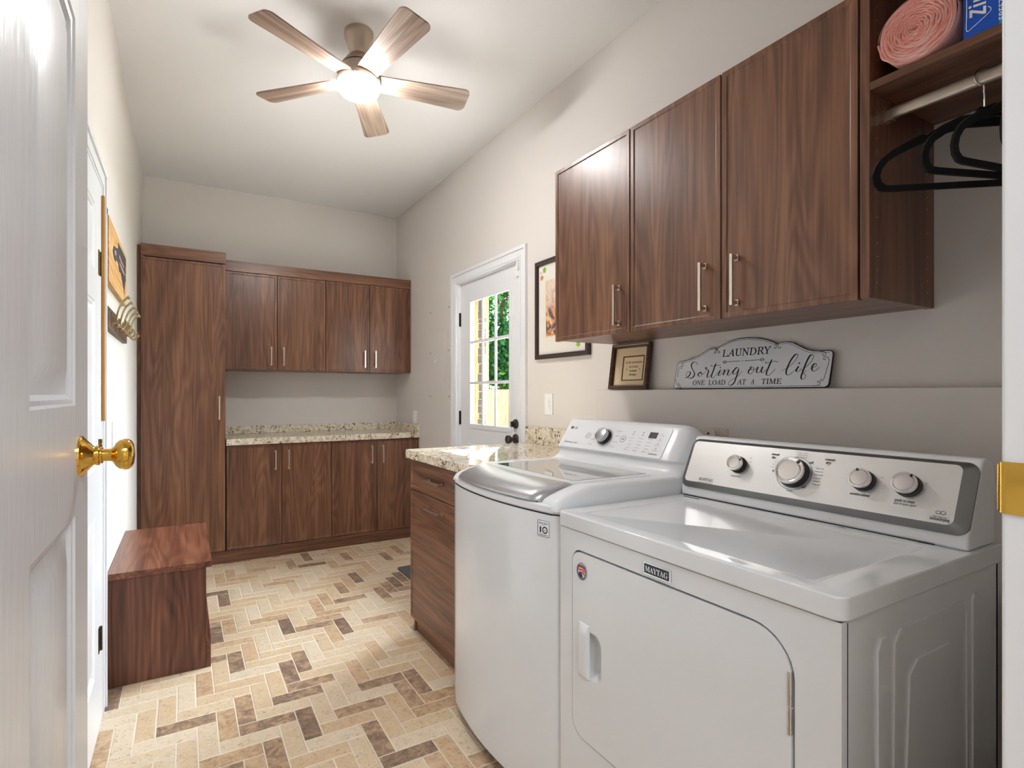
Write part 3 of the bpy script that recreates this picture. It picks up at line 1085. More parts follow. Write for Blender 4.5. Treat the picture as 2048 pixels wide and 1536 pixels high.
RX, RZ = 1.520, 1.928
rail = prism(rrect(-0.0075, -0.0155, 0.0075, 0.0155, 0.0072, 5), frame((RX, YF + 0.0205, RZ), (1, 0, 0), (0, 0, 1)) @ Matrix.Rotation(PI, 4, 'Y'), PY - YF - 0.0215)
link_mesh('hanging_rail', rail, NICKEL, op, smooth=40)
br = plate([rrect(-0.011, -0.020, 0.011, 0.020, 0.006)], 0.004, frame((RX, PY - 0.0004, RZ), (1, 0, 0), (0, 0, 1)))
br = merge(br, B((RX - 0.0095, RX + 0.0095, PY - 0.018, PY - 0.004, RZ - 0.0185, RZ - 0.0155), (RX - 0.0105, RX - 0.0085, PY - 0.018, PY - 0.004, RZ - 0.0185, RZ + 0.004), (RX + 0.0085, RX + 0.0105, PY - 0.018, PY - 0.004, RZ - 0.0185, RZ + 0.004)))
link_mesh('rail_bracket', br, NICKEL, op, bevel=0.001)

# clothes hangers on the rail
HO = [(-0.012, -0.066), (0.012, -0.066), (0.020, -0.079), (0.048, -0.083), (0.082, -0.099), (0.104, -0.113), (0.112, -0.119), (0.122, -0.117), (0.150, -0.130), (0.182, -0.148), (0.203, -0.165), (0.216, -0.184), (0.222, -0.205), (0.219, -0.224), (0.208, -0.236), (0.192, -0.239)]
HO = HO[1:] + [(-x, y) for x, y in HO[1:][::-1]]
HI = [(0.040, -0.108), (0.085, -0.120), (0.125, -0.138), (0.165, -0.156), (0.190, -0.172), (0.202, -0.188), (0.206, -0.204), (0.203, -0.217), (0.194, -0.2245), (0.182, -0.2255)]
HI = HI + [(-x, y) for x, y in HI[::-1]]


def hanger(y, dx, dy, label):
    """dx, dy: which way its front tip points from the rail"""
    h = thing('clothes_hanger', (RX, y, RZ), label, 'hanger', 'black hangers on the rail')
    F = frame((RX, y, RZ), (dx, dy, 0), (0, 0, 1))
    link_mesh('hanger_body', plate([HO, HI], 0.0055, F, -0.00275), VELVET, h, bevel=0.0015, seg=2)
    pts = [(-0.012, 0.006)]
    r = 0.0195
    for k in range(0, 15):
        a = math.radians(150 - k * 16.8)
        pts.append((r * math.cos(a), r * math.sin(a) - 0.0005))
    pts = [p for p in pts[1:]] + [(0.001, -0.034), (0.0, -0.048), (0.0, -0.068)]
    pts = smooth_path([F @ Vector((x, yy, 0)) for x, yy in pts], 4)
    link_mesh('hook', tube(pts, 0.0019, 10), CHROME, h)
    return h


hanger(0.467, -0.174, 0.136, 'black velvet hanger hanging closest to the wall cabinet, swung sideways')
hanger(0.424, -0.208, 0.077, 'black velvet hanger second from the wall cabinet')
hanger(0.402, -0.217, 0.047, 'black velvet hanger third from the wall cabinet')
hanger(0.372, -0.222, 0.004, 'black velvet hanger at the door frame, only its tip showing')

# things on the shelf
SZ = 1.988
roll = thing('pink_roll', (1.60, 0.558, SZ), 'thick roll of pink plastic film lying on the open shelf', 'roll')
body = bmesh.new()
n, R0, L = 120, 0.0735, 0.30
rg = random.Random(4)
wob = [rg.uniform(-1, 1) for _ in range(n)]
prof_r = lambda a: R0 * (1 + 0.012 * math.sin(2 * a + 0.6) + 0.008 * math.sin(5 * a))
cy_, cz_ = 0.558, SZ + R0 * 1.005
ringA = [body.verts.new((1.437, cy_ + prof_r(2 * PI * k / n) * math.cos(2 * PI * k / n), cz_ + prof_r(2 * PI * k / n) * math.sin(2 * PI * k / n))) for k in range(n)]
ringB = [body.verts.new((1.437 + L, v.co.y, v.co.z)) for v in ringA]
for k in range(n):
    body.faces.new((ringA[k], ringA[(k + 1) % n], ringB[(k + 1) % n], ringB[k]))
body.faces.new(ringB)
link_mesh('outer_wrap', body, PINK, roll, smooth=50)
sp = bmesh.new()                                      # the wound edge: crinkled layers seen end-on
turns, per = 13, 96
prev = None
tones = []
tv = 0.5
for k in range(turns * per + 1):
    a = 2 * PI * k / per
    f = k / (turns * per)
    rr = 0.004 + (R0 - 0.0055) * f
    wv = 0.0011 * math.sin(a * 7.3 + 3 * math.sin(a * 1.7)) * min(1, f * 3) + 0.0012 * noise.noise(Vector((a * 1.9, f * 9, 0.3)))
    rr = (rr + wv) * (1 + 0.012 * math.sin(2 * a + 0.6))
    d = 0.0040 + 0.0022 * noise.noise(Vector((a * 2.3, f * 20, 1.7)))
    ca, sa = math.cos(a), math.sin(a)
    row = []
    for off, dep in ((-0.0031, 0), (-0.0014, 0.8), (-0.0004, 0.25), (0.0008, 1.0), (0.0018, 0.5), (0.0031, 0)):
        o_ = off + 0.0004 * noise.noise(Vector((a * 3.1, off * 900, 5.0)))
        row.append(sp.verts.new((1.4385 - d * dep, cy_ + (rr + o_) * ca, cz_ + (rr + o_) * sa)))
    if prev:
        tv = min(1, max(0.25, tv + rg.gauss(0, 0.12)))
        for q in range(5):
            sp.faces.new((prev[q], row[q], row[q + 1], prev[q + 1]))
            tones.append((0.30, min(1, tv + 0.2), 0.42 + 0.3 * rg.random(), tv, 0.25)[q])
    prev = row
disc = [sp.verts.new((1.4396, cy_ + (R0 - 0.004) * math.cos(2 * PI * q / 48), cz_ + (R0 - 0.004) * math.sin(2 * PI * q / 48))) for q in range(48)]
sp.faces.new(disc)
tones.append(0.3)
we = link_mesh('wound_edge', sp, PINK, roll, smooth=0)
we.data.attributes.new('film_tone', 'FLOAT', 'FACE').data.foreach_set('value', tones)

zb = thing('freezer_bag_box', (1.56, 0.385, SZ), 'bright blue freezer bag carton standing on end next to the pink roll', 'box')
ZY0, ZY1, ZX = 0.300, 0.479, 1.447
link_mesh('carton', B((ZX, ZX + 0.21, ZY0, ZY1, SZ, SZ + 0.27)), BOXBLUE, zb, bevel=0.0015)
Z = facing_left(ZY1, SZ, ZX)
link_mesh('side_band', plate([[(0.056, 0.0005), (0.1785, 0.0005), (0.1785, 0.2695), (0.085, 0.2695), (0.074, 0.10)]], 0.0003, Z), TEAL, zb, smooth=0)
Zr = Z @ Matrix.Translation((0.037, 0.0365, 0)) @ Matrix.Rotation(PI / 2, 4, 'Z')
link_mesh('lettering', text_bm('Ziploc', Zr, 0.026, 0.098, SANS_BI, align='LEFT', lift=0.0008), WHITEINK, zb, smooth=0)
ol = smooth_path([(0.006, 0.092, 0), (0.006, 0.050, 0), (0.006, 0.018, 0), (0.016, 0.020, 0), (0.030, 0.028, 0), (0.0435, 0.037, 0), (0.0435, 0.044, 0), (0.0395, 0.049, 0)], 2)
link_mesh('logo_outline', ribbon([(p.x, p.y) for p in ol], lambda t, s: 0.0014, Z, 0.0008), WHITEINK, zb, smooth=0)
link_mesh('lettering', text_bm('FREEZER', Z @ Matrix.Translation((0.066, 0.010, 0)) @ Matrix.Rotation(PI / 2, 4, 'Z'), 0.0095, 0.06, SANS_B, align='LEFT', lift=0.0008), WHITEINK, zb, smooth=0)

# ------------------------------------------------------------------ washing machine
WY0, WY1, WXB = 1.205, 1.872, 1.600


def bow(y, front=0.932, depth=0.044):
    """x of the bowed front at depth y"""
    u = (y - (WY0 + WY1) / 2) / ((WY1 - WY0) / 2)
    return front - depth * (1 - u * u)


def washer_plan(ins=0.0, back=WXB, n=28, r=0.014):
    pts = []
    y0, y1 = WY0 + ins, WY1 - ins
    for k in range(n + 1):
        y = y0 + (y1 - y0) * k / n
        pts.append((bow(y) + ins, y))
    # soften the two front corners
    q = []
    for x, y in pts:
        d = min(y - y0, y1 - y)
        q.append((x + (r - math.sqrt(max(0, r * r - (r - d) ** 2)) if d < r else 0), y))
    return [(back, y0)] + q + [(back, y1)]


ws = thing('washing_machine', (1.25, 1.54, 0), 'white top-loading washing machine with a tinted glass lid and bowed front', 'washing machine')
Zf = frame((0, 0, 0.045), (1, 0, 0), (0, 1, 0))
link_mesh('cabinet_body', prism(washer_plan(), Zf, 0.8415), ENAMEL, ws, smooth=30)
link_mesh('plinth', B((0.975, 1.58, WY0 + 0.02, WY1 - 0.02, 0.0, 0.045)), BLACK, ws)
link_mesh('seam', prism(washer_plan(0.0025), frame((0, 0, 0.8865), (1, 0, 0), (0, 1, 0)), 0.0025), SEAM_SHADE, ws)
cov = prism(washer_plan(), frame((0, 0, 0.889), (1, 0, 0), (0, 1, 0)), 0.026)
cover = link_mesh('top_cover', cov, ENAMEL2, ws, bevel=0.008, seg=3)


def shoulder(ya, yb, round_in):
    """raised side of the top cover beside the lid; its front comes down in a curve"""
    prof = [(0, 0)]
    x0 = bow((ya + yb) / 2) + 0.006
    bm = bmesh.new()
    cs = []
    N = 14
    for k in range(N + 1):
        s = k / N
        x = x0 + (1.600 - x0) * (s ** 1.6)
        h = 0.9145 + 0.047 * min(1, ((x - x0) / 0.13)) ** 0.55
        cs.append((x, h))
    rows = []
    for x, h in cs:
        row = []
        m = 8
        for k in range(m + 1):
            t = k / m
            yy = ya + (yb - ya) * t
            e = min(t, 1 - t) * (yb - ya)
            rr = 0.016
            drop = rr - math.sqrt(max(0, rr * rr - (rr - min(e, rr)) ** 2))
            row.append(bm.verts.new((x, yy, max(0.900, h - drop))))
        rows.append(row)
    for a, b in zip(rows, rows[1:]):
        for k in range(len(a) - 1):
            bm.faces.new((a[k], b[k], b[k + 1], a[k + 1]))
    ext = bmesh.ops.extrude_edge_only(bm, edges=[e for e in bm.edges if e.is_boundary])
    for v in [g for g in ext['geom'] if isinstance(g, bmesh.types.BMVert)]:
        v.co.z = 0.900
    return bm


LY0, LY1 = 1.292, 1.806
link_mesh('lid_surround', merge(shoulder(WY0 + 0.001, LY0 - 0.003, 0), shoulder(LY1 + 0.003, WY1 - 0.001, 0), B((1.475, 1.600, LY0 - 0.01, LY1 + 0.01, 0.90, 0.9605))), ENAMEL2, ws, smooth=60)
lid = link_mesh('lid', B((1.010, 1.473, LY0, LY1, 0.928, 0.9605)), ENAMEL2, ws, bevel=0.004)
link_mesh('lid_glass', plate([rrect(1.085, LY0 + 0.030, 1.462, LY1 - 0.012, 0.012)], 0.0012, frame((0, 0, 0.9602), (1, 0, 0), (0, 1, 0))), LIDGLASS, lid, smooth=0)
hb = bmesh.new()                                       # brushed handle lip across the front of the lid
rows = []
sec = [(-0.003, 0.9170), (-0.0075, 0.9205), (-0.006, 0.9265), (0.006, 0.9385), (0.040, 0.9520), (0.085, 0.9605), (0.125, 0.9640), (0.134, 0.9625), (0.134, 0.955), (0.06, 0.938), (0.02, 0.921)]
N = 36
for k in range(N + 1):
    y = LY0 - 0.004 + (LY1 - LY0 + 0.008) * k / N
    e = min(k, N - k) / N * (LY1 - LY0)
    ins = 0.018 * max(0, 1 - e / 0.03) ** 2
    x0 = bow(y) + 0.004
    rows.append([hb.verts.new((x0 + sx + (ins if sx < 0.05 else 0), y, z - ins * 0.15)) for sx, z in sec])
m_ = len(sec)
for a, b in zip(rows, rows[1:]):
    for k in range(m_):
        hb.faces.new((a[k], a[(k + 1) % m_], b[(k + 1) % m_], b[k]))
hb.faces.new(rows[0])
hb.faces.new(rows[-1][::-1])
link_mesh('lid_handle', hb, SILVER, lid, smooth=50)
link_mesh('finger_gap_shade', prism([(bow(LY0 + 0.0) + 0.012, LY0)] + [(bow(LY0 + (LY1 - LY0) * k / 20) + 0.010, LY0 + (LY1 - LY0) * k / 20) for k in range(21)] + [(1.05, LY1), (1.05, LY0)], frame((0, 0, 0.9148), (1, 0, 0), (0, 1, 0)), 0.0035), SEAM_SHADE, ws, smooth=0)  # dark slab standing for the shade under the lid handle

cprof = [(1.395, 0.958), (1.412, 0.962), (1.432, 0.968), (1.446, 0.982), (1.449, 1.000), (1.4415, 1.0065), (1.4405, 1.010), (1.5135, 1.1165), (1.5225, 1.1255), (1.537, 1.129), (1.565, 1.124), (1.588, 1.108), (1.598, 1.085), (1.600, 0.958)]
con = bmesh.new()
rows = []
CY0, CY1 = 1.212, 1.868
stations = []
R1 = 0.060
for k in range(9):                                    # rounded end towards the dryer
    a = k / 8 * PI / 2
    stations.append((CY0 + R1 * (1 - math.cos(a)), R1 * (1 - math.sin(a))))
R2 = 0.014
for k in range(5):
    a = (1 - k / 4) * PI / 2
    stations.append((CY1 - R2 * (1 - math.cos(a)), R2 * (1 - math.sin(a))))
for y, ins in stations:
    row = []
    for x, z in cprof:
        xx = x + ins if x < 1.56 else min(1.600, x + ins * 0.1)
        zz = z if z < 1.005 else z - ins * (z - 1.0) / 0.13 * 0.9
        row.append(con.verts.new((min(xx, 1.600), y, zz)))
    rows.append(row)
k_ = len(cprof)
for a, b in zip(rows, rows[1:]):
    for k in range(k_):
        con.faces.new((a[k], a[(k + 1) % k_], b[(k + 1) % k_], b[k]))
con.faces.new(rows[0])
con.faces.new(rows[-1][::-1])
console = link_mesh('control_console', con, ENAMEL2, ws, smooth=38)
up = Vector((0.075, 0, 0.11)).normalized()
WP = frame((1.4395, 1.846, 1.010), (0, -1, 0), up)     # x = 1.846 - y
link_mesh('control_panel', plate([rrect(0.003, 0.0015, 0.556, 0.1265, (0.003, 0.010, 0.016, 0.014))], 0.0012, WP), plain('panel_white', (236, 237, 240), 0.22), console, smooth=0)
wl = lambda y, t: at(WP, 1.846 - y, t) @ Matrix.Translation((0, 0, 0.0013))
KD = wl(1.600, 0.064)
link_mesh('dial_ring', plate([circle2(0, 0, 0.0385), circle2(0, 0, 0.037)[::-1]], 0.0006, KD), INK, console, smooth=0)
link_mesh('dial_base', lathe([(0.033, 0), (0.033, 0.004), (0.030, 0.006), (0.0285, 0.016)], KD, 48), BLACK, console)
link_mesh('dial', lathe([(0.0288, 0.0145), (0.0292, 0.026), (0.0285, 0.029), (0.026, 0.0305), (0, 0.031)], KD, 48), SILVER, console)
link_mesh('display', plate([rrect(-0.0185, -0.0125, 0.0185, 0.0125, 0.001, 2)], 0.0008, wl(1.3645, 0.0925)), plain('dark_display', (74, 76, 80), 0.15), console, smooth=0)
for y, t, s in ((1.6994, 0.065, 0), (1.5007, 0.0648, 1)):
    b_ = plate([circle2(0, 0, 0.0135, 28), circle2(0, 0, 0.0122, 28)[::-1]], 0.0005, wl(y, t))
    if s:
        b_ = merge(b_, plate([[(-0.004, -0.004), (0.002, 0), (-0.004, 0.004)]], 0.0005, wl(y, t)), plate([[(0.0032, -0.004), (0.0045, -0.004), (0.0045, 0.004), (0.0032, 0.004)]], 0.0005, wl(y, t)))
    else:
        b_ = merge(b_, plate([circle2(0, 0, 0.0052, 16), circle2(0, 0, 0.0042, 16)[::-1]], 0.0005, wl(y, t)))
    link_mesh('push_button', b_, GREYINK if not s else INK, console, smooth=0)
lg = merge(plate([circle2(0, 0, 0.0075, 24), circle2(0.0005, 0, 0.0055, 20)[::-1]], 0.0004, wl(1.8245, 0.0965)), plate([circle2(0, 0, 0.0052, 20)], 0.0004, wl(1.8245, 0.0965)), text_bm('LG', wl(1.8135, 0.0912), 0.0105, 0.024, SANS_B, align='LEFT'))
link_mesh('logo', lg, plain('logo_grey', (74, 76, 80), 0.4), console, smooth=0)
lines = []


def wtxt(body, y, t, h, w=None, style=None, align='CENTER', mat=None):
    lines.append((mat or GREYINK, text_bm(body, wl(y, t), h, w, style, align=align)))


for body, y, t in (('Normal', 1.655, 0.1005), ('Heavy Duty', 1.662, 0.0770), ('Bedding', 1.662, 0.0515), ('Deep Wash', 1.664, 0.0272), ('Delicates', 1.537, 0.0990), ('Allergiene', 1.535, 0.0762), ('Quick Wash', 1.536, 0.0500), ('Tub Clean', 1.540, 0.0270)):
    wtxt(body, y, t - 0.002, 0.0040, 0.0265 if len(body) > 7 else 0.021)
wtxt('SMART DRIVE', 1.829, 0.0215, 0.0056, 0.052, SANS_BI, 'LEFT')
wtxt('Inverter', 1.829, 0.0300, 0.0034, 0.018, None, 'LEFT')
wtxt('10 YEAR', 1.7585, 0.0215, 0.0056, 0.026, SANS_B)
wtxt('Power', 1.712, 0.058, 0.003, 0.011)
for y0, t0, word in ((1.4635, 0.078, 'Wash'), (1.4170, 0.0790, 'Rinse'), (1.3735, 0.0790, 'Spin')):
    for k, lv in enumerate(('Hot', 'Warm', 'Cold', 'Cool')):
        wtxt(lv if word == 'Wash' else ('Heavy', 'Normal', 'Light', 'Min')[k] if word == 'Rinse' else ('High', 'Med', 'Low', 'Off')[k], y0 - 0.008, t0 - 0.0135 * k - 0.006, 0.0034, 0.012)
    wtxt(word, y0, 0.0205, 0.0042, 0.020)
for k, body in enumerate(('Extra Rinse', 'Pre Wash', 'Cold Wash', 'Delay')):
    wtxt(body, 1.3275, 0.092 - 0.0205 * k, 0.0034, 0.021)
wtxt('TurboDrum', 1.331, 0.0140, 0.0058, 0.040, SANS_B)
link_mesh('lettering', merge(*[b for _, b in lines]), GREYINK, console, smooth=0)
dots = []
for y0, t0 in ((1.4635, 0.078), (1.4170, 0.0790), (1.3735, 0.0790)):
    for k in range(4):
        dots.append(plate([circle2(0, 0, 0.0013, 8)], 0.0004, wl(y0 + 0.003, t0 - 0.0135 * k - 0.004)))
    for q in (0.0985, 0.088):
        dots.append(plate([rrect(-0.0022, -0.0016, 0.0022, 0.0016, 0.0005, 2)], 0.0004, wl(y0 - 0.003, q + 0.002)))
for k in range(4):
    dots.append(plate([circle2(0, 0, 0.0018, 8)], 0.0004, wl(1.3275, 0.1005 - 0.0200 * k)))
link_mesh('key_dots', merge(*dots), INK, console, smooth=0)
SX = bow(1.255) - 0.0002
ss = (bow(1.265) - bow(1.245)) / 0.02                  # slope of the front here
SF = frame((bow(1.255), 1.255, 0.8445), (-ss, -1, 0), (0, 0, 1))
sticker = link_mesh('warranty_sticker', plate([rrect(-0.0235, -0.0245, 0.0235, 0.0245, 0.003)], 0.0005, SF, 0.0006), WHITEINK, ws, smooth=0)
SFl = SF @ Matrix.Translation((0, 0, 0.0012))
link_mesh('lettering', merge(plate([rrect(-0.0225, -0.0235, 0.0225, 0.0235, 0.003), rrect(-0.0212, -0.0222, 0.0212, 0.0222, 0.0025)[::-1]], 0.0002, SFl), text_bm('DIRECT DRIVE', at(SFl, 0, 0.0135), 0.0036, 0.034, SANS_B), text_bm('MOTOR', at(SFl, 0, 0.0085), 0.0030, 0.013, None), text_bm('1', at(SFl, -0.0115, -0.0125), 0.0175, 0.006, SANS_B),
    plate([circle2(0.0055, -0.004, 0.0103, 28), circle2(0.0055, -0.004, 0.0068, 28)[::-1]], 0.0002, SFl), text_bm('year', at(SFl, 0.0055, -0.0055), 0.003, 0.008, SANS_B), text_bm('WARRANTY', at(SFl, 0, -0.0200), 0.0034, 0.034, SANS_B)), INK, sticker, smooth=0)

# ------------------------------------------------------------------ dryer
DX, DY0, DY1, DXB = 0.932, 0.461, 1.192, 1.572
dz = thing('dryer', (1.25, 0.83, 0), 'white front-loading clothes dryer with a brushed steel control panel', 'dryer')
dl = lambda y, z: (1.192 - y, z)                       # front face coordinates
FD = facing_left(1.192, 0.0, DX)
door_out = rrect(1.192 - 1.137, 0.317, 1.192 - 0.541, 0.8125, (0.045, 0.075, 0.075, 0.032), 8)
gap_out = rrect(1.192 - 1.141, 0.313, 1.192 - 0.536, 0.8175, (0.048, 0.079, 0.080, 0.036), 8)
fp = plate([[(0, 0.03), (0.731, 0.03), (0.731, 0.866), (0, 0.866)], gap_out[::-1]], 0.020, FD, -0.020)
body = merge(fp, B((DX + 0.020, DX + 0.022, DY0 + 0.003, DY1 - 0.003, 0.03, 0.866), (DX + 0.018, DXB, DY0, DY0 + 0.01, 0.03, 0.866), (DX + 0.018, DXB, DY1 - 0.01, DY1, 0.03, 0.866), (DXB - 0.01, DXB, DY0, DY1, 0.03, 0.866), (DX + 0.03, DXB, DY0, DY1, 0.03, 0.05)))
link_mesh('cabinet_body', body, ENAMEL, dz, bevel=0.004, seg=2)
link_mesh('front_seam', B((DX + 0.0165, DX + 0.0185, DY0 - 0.0006, DY0 + 0.001, 0.03, 0.864)), SEAM_SHADE, dz)
link_mesh('foot', B((DX + 0.04, DX + 0.08, DY0 + 0.04, DY0 + 0.08, 0.0, 0.03)), BLACK, dz)
link_mesh('foot', B((DX + 0.04, DX + 0.08, DY1 - 0.08, DY1 - 0.04, 0.0, 0.03)), BLACK, dz)
link_mesh('foot', B((DXB - 0.08, DXB - 0.04, DY0 + 0.04, DY0 + 0.08, 0.0, 0.03)), BLACK, dz)
link_mesh('foot', B((DXB - 0.08, DXB - 0.04, DY1 - 0.08, DY1 - 0.04, 0.0, 0.03)), BLACK, dz)
# pressed ribs on the side
side = bmesh.new()
FS = frame((0, DY0, 0), (1, 0, 0), (0, 0, 1))
def sidebead(pts, w, hgt):
    return tube([FS @ Vector((x, z, hgt)) for x, z in pts], w, 8)
rib = lambda x0, w, z1, z0, lean: [(x0 + lean, z0), (x0, z1 - 0.012), (x0 + w * 0.3, z1), (x0 + w, z1), (x0 + w + lean, z0)]
link_mesh('side_pressing', merge(plate([[(1.045, 0.08), (1.043, 0.795), (1.055, 0.815), (1.075, 0.815), (1.073, 0.08)]], 0.0035, FS), plate([[(1.435, 0.08), (1.432, 0.81), (1.440, 0.822), (1.460, 0.822), (1.468, 0.08)]], 0.0035, FS), plate([[(1.112, 0.08), (1.160, 0.725), (1.190, 0.747), (1.325, 0.747), (1.345, 0.725), (1.385, 0.08)]], 0.003, FS), plate([[(1.092, 0.07), (1.104, 0.795), (1.128, 0.818), (1.395, 0.818), (1.412, 0.800), (1.418, 0.07)], [(1.100, 0.075), (1.112, 0.79), (1.132, 0.809), (1.390, 0.809), (1.404, 0.795), (1.410, 0.075)][::-1]], 0.0025, FS)), ENAMEL, dz, bevel=0.0016, seg=2)
# lid
lidp = rrect(DX - 0.006, DY0 - 0.006, DXB + 0.006, DY1 + 0.003, (0.02, 0.004, 0.004, 0.012), 6)
topb = prism(lidp, frame((0, 0, 0.8685), (1, 0, 0), (0, 1, 0)), 0.0405)
bmesh.ops.recalc_face_normals(topb, faces=topb.faces)
tf = max(topb.faces, key=lambda f: f.calc_center_median().z)
bmesh.ops.delete(topb, geom=[tf], context='FACES_ONLY')
zt = 0.909
ringo = [v for v in topb.verts if v.co.z > 0.9]
rec = rrect(DX + 0.040, DY0 + 0.060, 1.392, DY1 - 0.050, 0.022, 6)
def ring_at(pts, z):
    return [topb.verts.new((x, y, z)) for x, y in pts]
lid_loop = [topb.verts.new((x, y, zt)) for x, y in rrect(DX - 0.006, DY0 - 0.006, DXB + 0.006, DY1 + 0.003, (0.02, 0.004, 0.004, 0.012), 6)]
a0 = ring_at(rec, zt)
for k in range(len(a0)):
    j = (k + 1) % len(a0)
    topb.faces.new((lid_loop[k], lid_loop[j], a0[j], a0[k]))
def shrink(d):
    return rrect(DX + 0.040 + d, DY0 + 0.060 + d, 1.392 - d, DY1 - 0.050 - d, max(0.004, 0.022 - d), 6)
prevr = a0
for d, z in ((0.002, zt - 0.0004), (0.006, zt - 0.0032), (0.010, zt - 0.0040)):
    r_ = ring_at(shrink(d), z)
    for k in range(len(r_)):
        j = (k + 1) % len(r_)
        topb.faces.new((prevr[k], prevr[j], r_[j], r_[k]))
    prevr = r_
topb.faces.new(prevr)
bmesh.ops.remove_doubles(topb, verts=topb.verts, dist=1e-5)
link_mesh('top', topb, ENAMEL, dz, bevel=0.007, seg=4, bevel_angle=50)
link_mesh('top_seam', B((DX + 0.003, DXB - 0.002, DY0 + 0.003, DY1 - 0.003, 0.864, 0.869)), SEAM_SHADE, dz)
FT = frame((0, 0, 0.909), (0, -1, 0), (1, 0, 0))
lint = link_mesh('lint_screen_cover', plate([[(-0.78, 1.403), (-0.535, 1.403), (-0.548, 1.424), (-0.772, 1.424)]], 0.0016, FT), ENAMEL, dz, bevel=0.0006)
link_mesh('arrow_mark', plate([[(-0.715, 1.409), (-0.685, 1.409), (-0.700, 1.419)]], 0.0003, FT, 0.0017), GREYINK, lint, smooth=0)
link_mesh('latch_slot', plate([rrect(-1.165, 1.404, -1.105, 1.412, 0.003, 3)], 0.0004, FT), SEAM_SHADE, dz, smooth=0)
# console
kp = [(1.428, 0.909), (1.428, 0.940), (1.4985, 1.0935), (1.506, 1.0985), (1.535, 1.098), (1.562, 1.085), (1.567, 1.06), (1.567, 0.909)]
kon = link_mesh('control_console', prism([(x, z) for x, z in kp], frame((0, DY1 - 0.002, 0), (1, 0, 0), (0, 0, 1)), DY1 - DY0 - 0.004), ENAMEL2, dz, bevel=0.007, seg=3)
link_mesh('console_seam', B((1.4262, 1.4275, DY0 + 0.06, DY1 - 0.012, 0.9095, 0.9125)), SEAM_SHADE, kon)
up = Vector((0.067, 0, 0.146)).normalized()
DP = frame((1.430, 1.192, 0.942), (0, -1, 0), up)      # x = 1.192 - y
A0 = rrect(0.003, -0.004, 0.728, 0.1605, 0.022, 6)
A1 = rrect(0.007, 0.003, 0.7165, 0.1545, 0.020, 6)
A2 = rrect(0.020, 0.012, 0.7045, 0.1485, 0.014, 6)
rim = bmesh.new()
lv = [[rim.verts.new(DP @ Vector((x, y, z))) for x, y in pts] for pts, z in ((A0, -0.006), (A0, 0.004), (A1, 0.011), (A2, 0.016))]
for a, b in zip(lv, lv[1:]):
    for k in range(len(a)):
        j = (k + 1) % len(a)
        rim.faces.new((a[k], a[j], b[j], b[k]))
link_mesh('panel_rim', rim, STEELDARK, kon, smooth=30)
face = link_mesh('control_panel', plate([A2], 0.0006, DP, 0.0154), STEEL, kon, smooth=0)
pl = lambda y, t: at(DP, 1.192 - y, t) @ Matrix.Translation((0, 0, 0.0162))


def knob(y, t, r, h, mark):
    K = pl(y, t)
    bm = lathe([(r * 1.04, 0), (r * 1.0, h * 0.55), (r * 0.93, h * 0.62)], K, 40)
    kb = link_mesh('knob_skirt', bm, BLACK, kon)
    link_mesh('knob', lathe([(r * 0.94, h * 0.6), (r * 0.97, h * 0.86), (r * 0.95, h), (r * 0.80, h * 1.01), (r * 0.74, h * 0.95), (r * 0.70, h * 0.95), (r * 0.69, h * 1.0), (0, h * 1.04)], K, 48), CHROME, kon)
    a = math.radians(mark)
    link_mesh('knob_pointer', plate([rrect(r * 0.70, -r * 0.09, r * 0.94, r * 0.09, 0.0008, 2)], 0.001, K @ Matrix.Rotation(a, 4, 'Z'), h * 1.005), BLACK, kon, smooth=0)


knob(1.000, 0.0845, 0.0245, 0.026, 30)
link_mesh('dial_ring', plate([circle2(0, 0, 0.0475, 40), circle2(0, 0, 0.0463, 40)[::-1]], 0.0003, pl(0.836, 0.0815)), GREYINK, kon, smooth=0)
knob(0.836, 0.0815, 0.0395, 0.028, 50)
knob(0.668, 0.0850, 0.0255, 0.026, 110)
knob(0.578, 0.0872, 0.0262, 0.026, 55)
P_ = []


def dtxt(body, y, t, h, w=None, style=None, align='CENTER'):
    P_.append(text_bm(body, pl(y, t), h, w, style, align=align))


dtxt('MAYTAG', 1.0950, 0.0195, 0.0095, 0.052, SERIF_BI)
dtxt('temperature', 1.0000, 0.0475, 0.0048, 0.032)
dtxt('timed', 0.8985, 0.1265, 0.0062, 0.022, SANS_BI)
dtxt('dry', 0.9010, 0.1175, 0.0062, 0.012, SANS_BI)
dtxt('sensor', 0.7540, 0.1275, 0.0062, 0.026, SANS_BI)
dtxt('dry', 0.7560, 0.1185, 0.0062, 0.013, SANS_BI)
dtxt('off', 0.7980, 0.1135, 0.0062, 0.011, SANS_B)
dtxt('off', 0.8905, 0.0785, 0.0062, 0.011, SANS_B)
dtxt('off', 0.8020, 0.0440, 0.0062, 0.011, SANS_B)
dtxt('damp', 0.8370, 0.0300, 0.0040, 0.014)
dtxt('wrinkle control', 0.6705, 0.0470, 0.0055, 0.042, SANS_B)
dtxt('push to start', 0.5785, 0.0475, 0.0060, 0.038, SANS_B)
dtxt('end of cycle signal', 0.5775, 0.0405, 0.0048, 0.042)
dtxt('SensorDrying', 0.5110, 0.0185, 0.0060, 0.034, SANS_B)
dtxt('high efficiency', 0.5110, 0.0255, 0.0032, 0.024)
for cxq in (-0.0042, 0.0042):
    P_.append(plate([circle2(cxq, 0.0365 - 0.0, 0.0048, 20, 0.004), circle2(cxq, 0.0365, 0.0038, 20, 0.003)[::-1]], 0.0002, pl(0.511, 0)))
link_mesh('lettering', merge(*P_), INK, kon, smooth=0)
P_ = []
dtxt('commercial technology', 1.0950, 0.0125, 0.0034, 0.054)
for k, body in enumerate(('very dry', 'more dry', 'normal', 'less dry', 'damp dry', 'energy pref')):
    dtxt(body, 0.7735, 0.1015 - 0.0088 * k, 0.0038, 0.020)
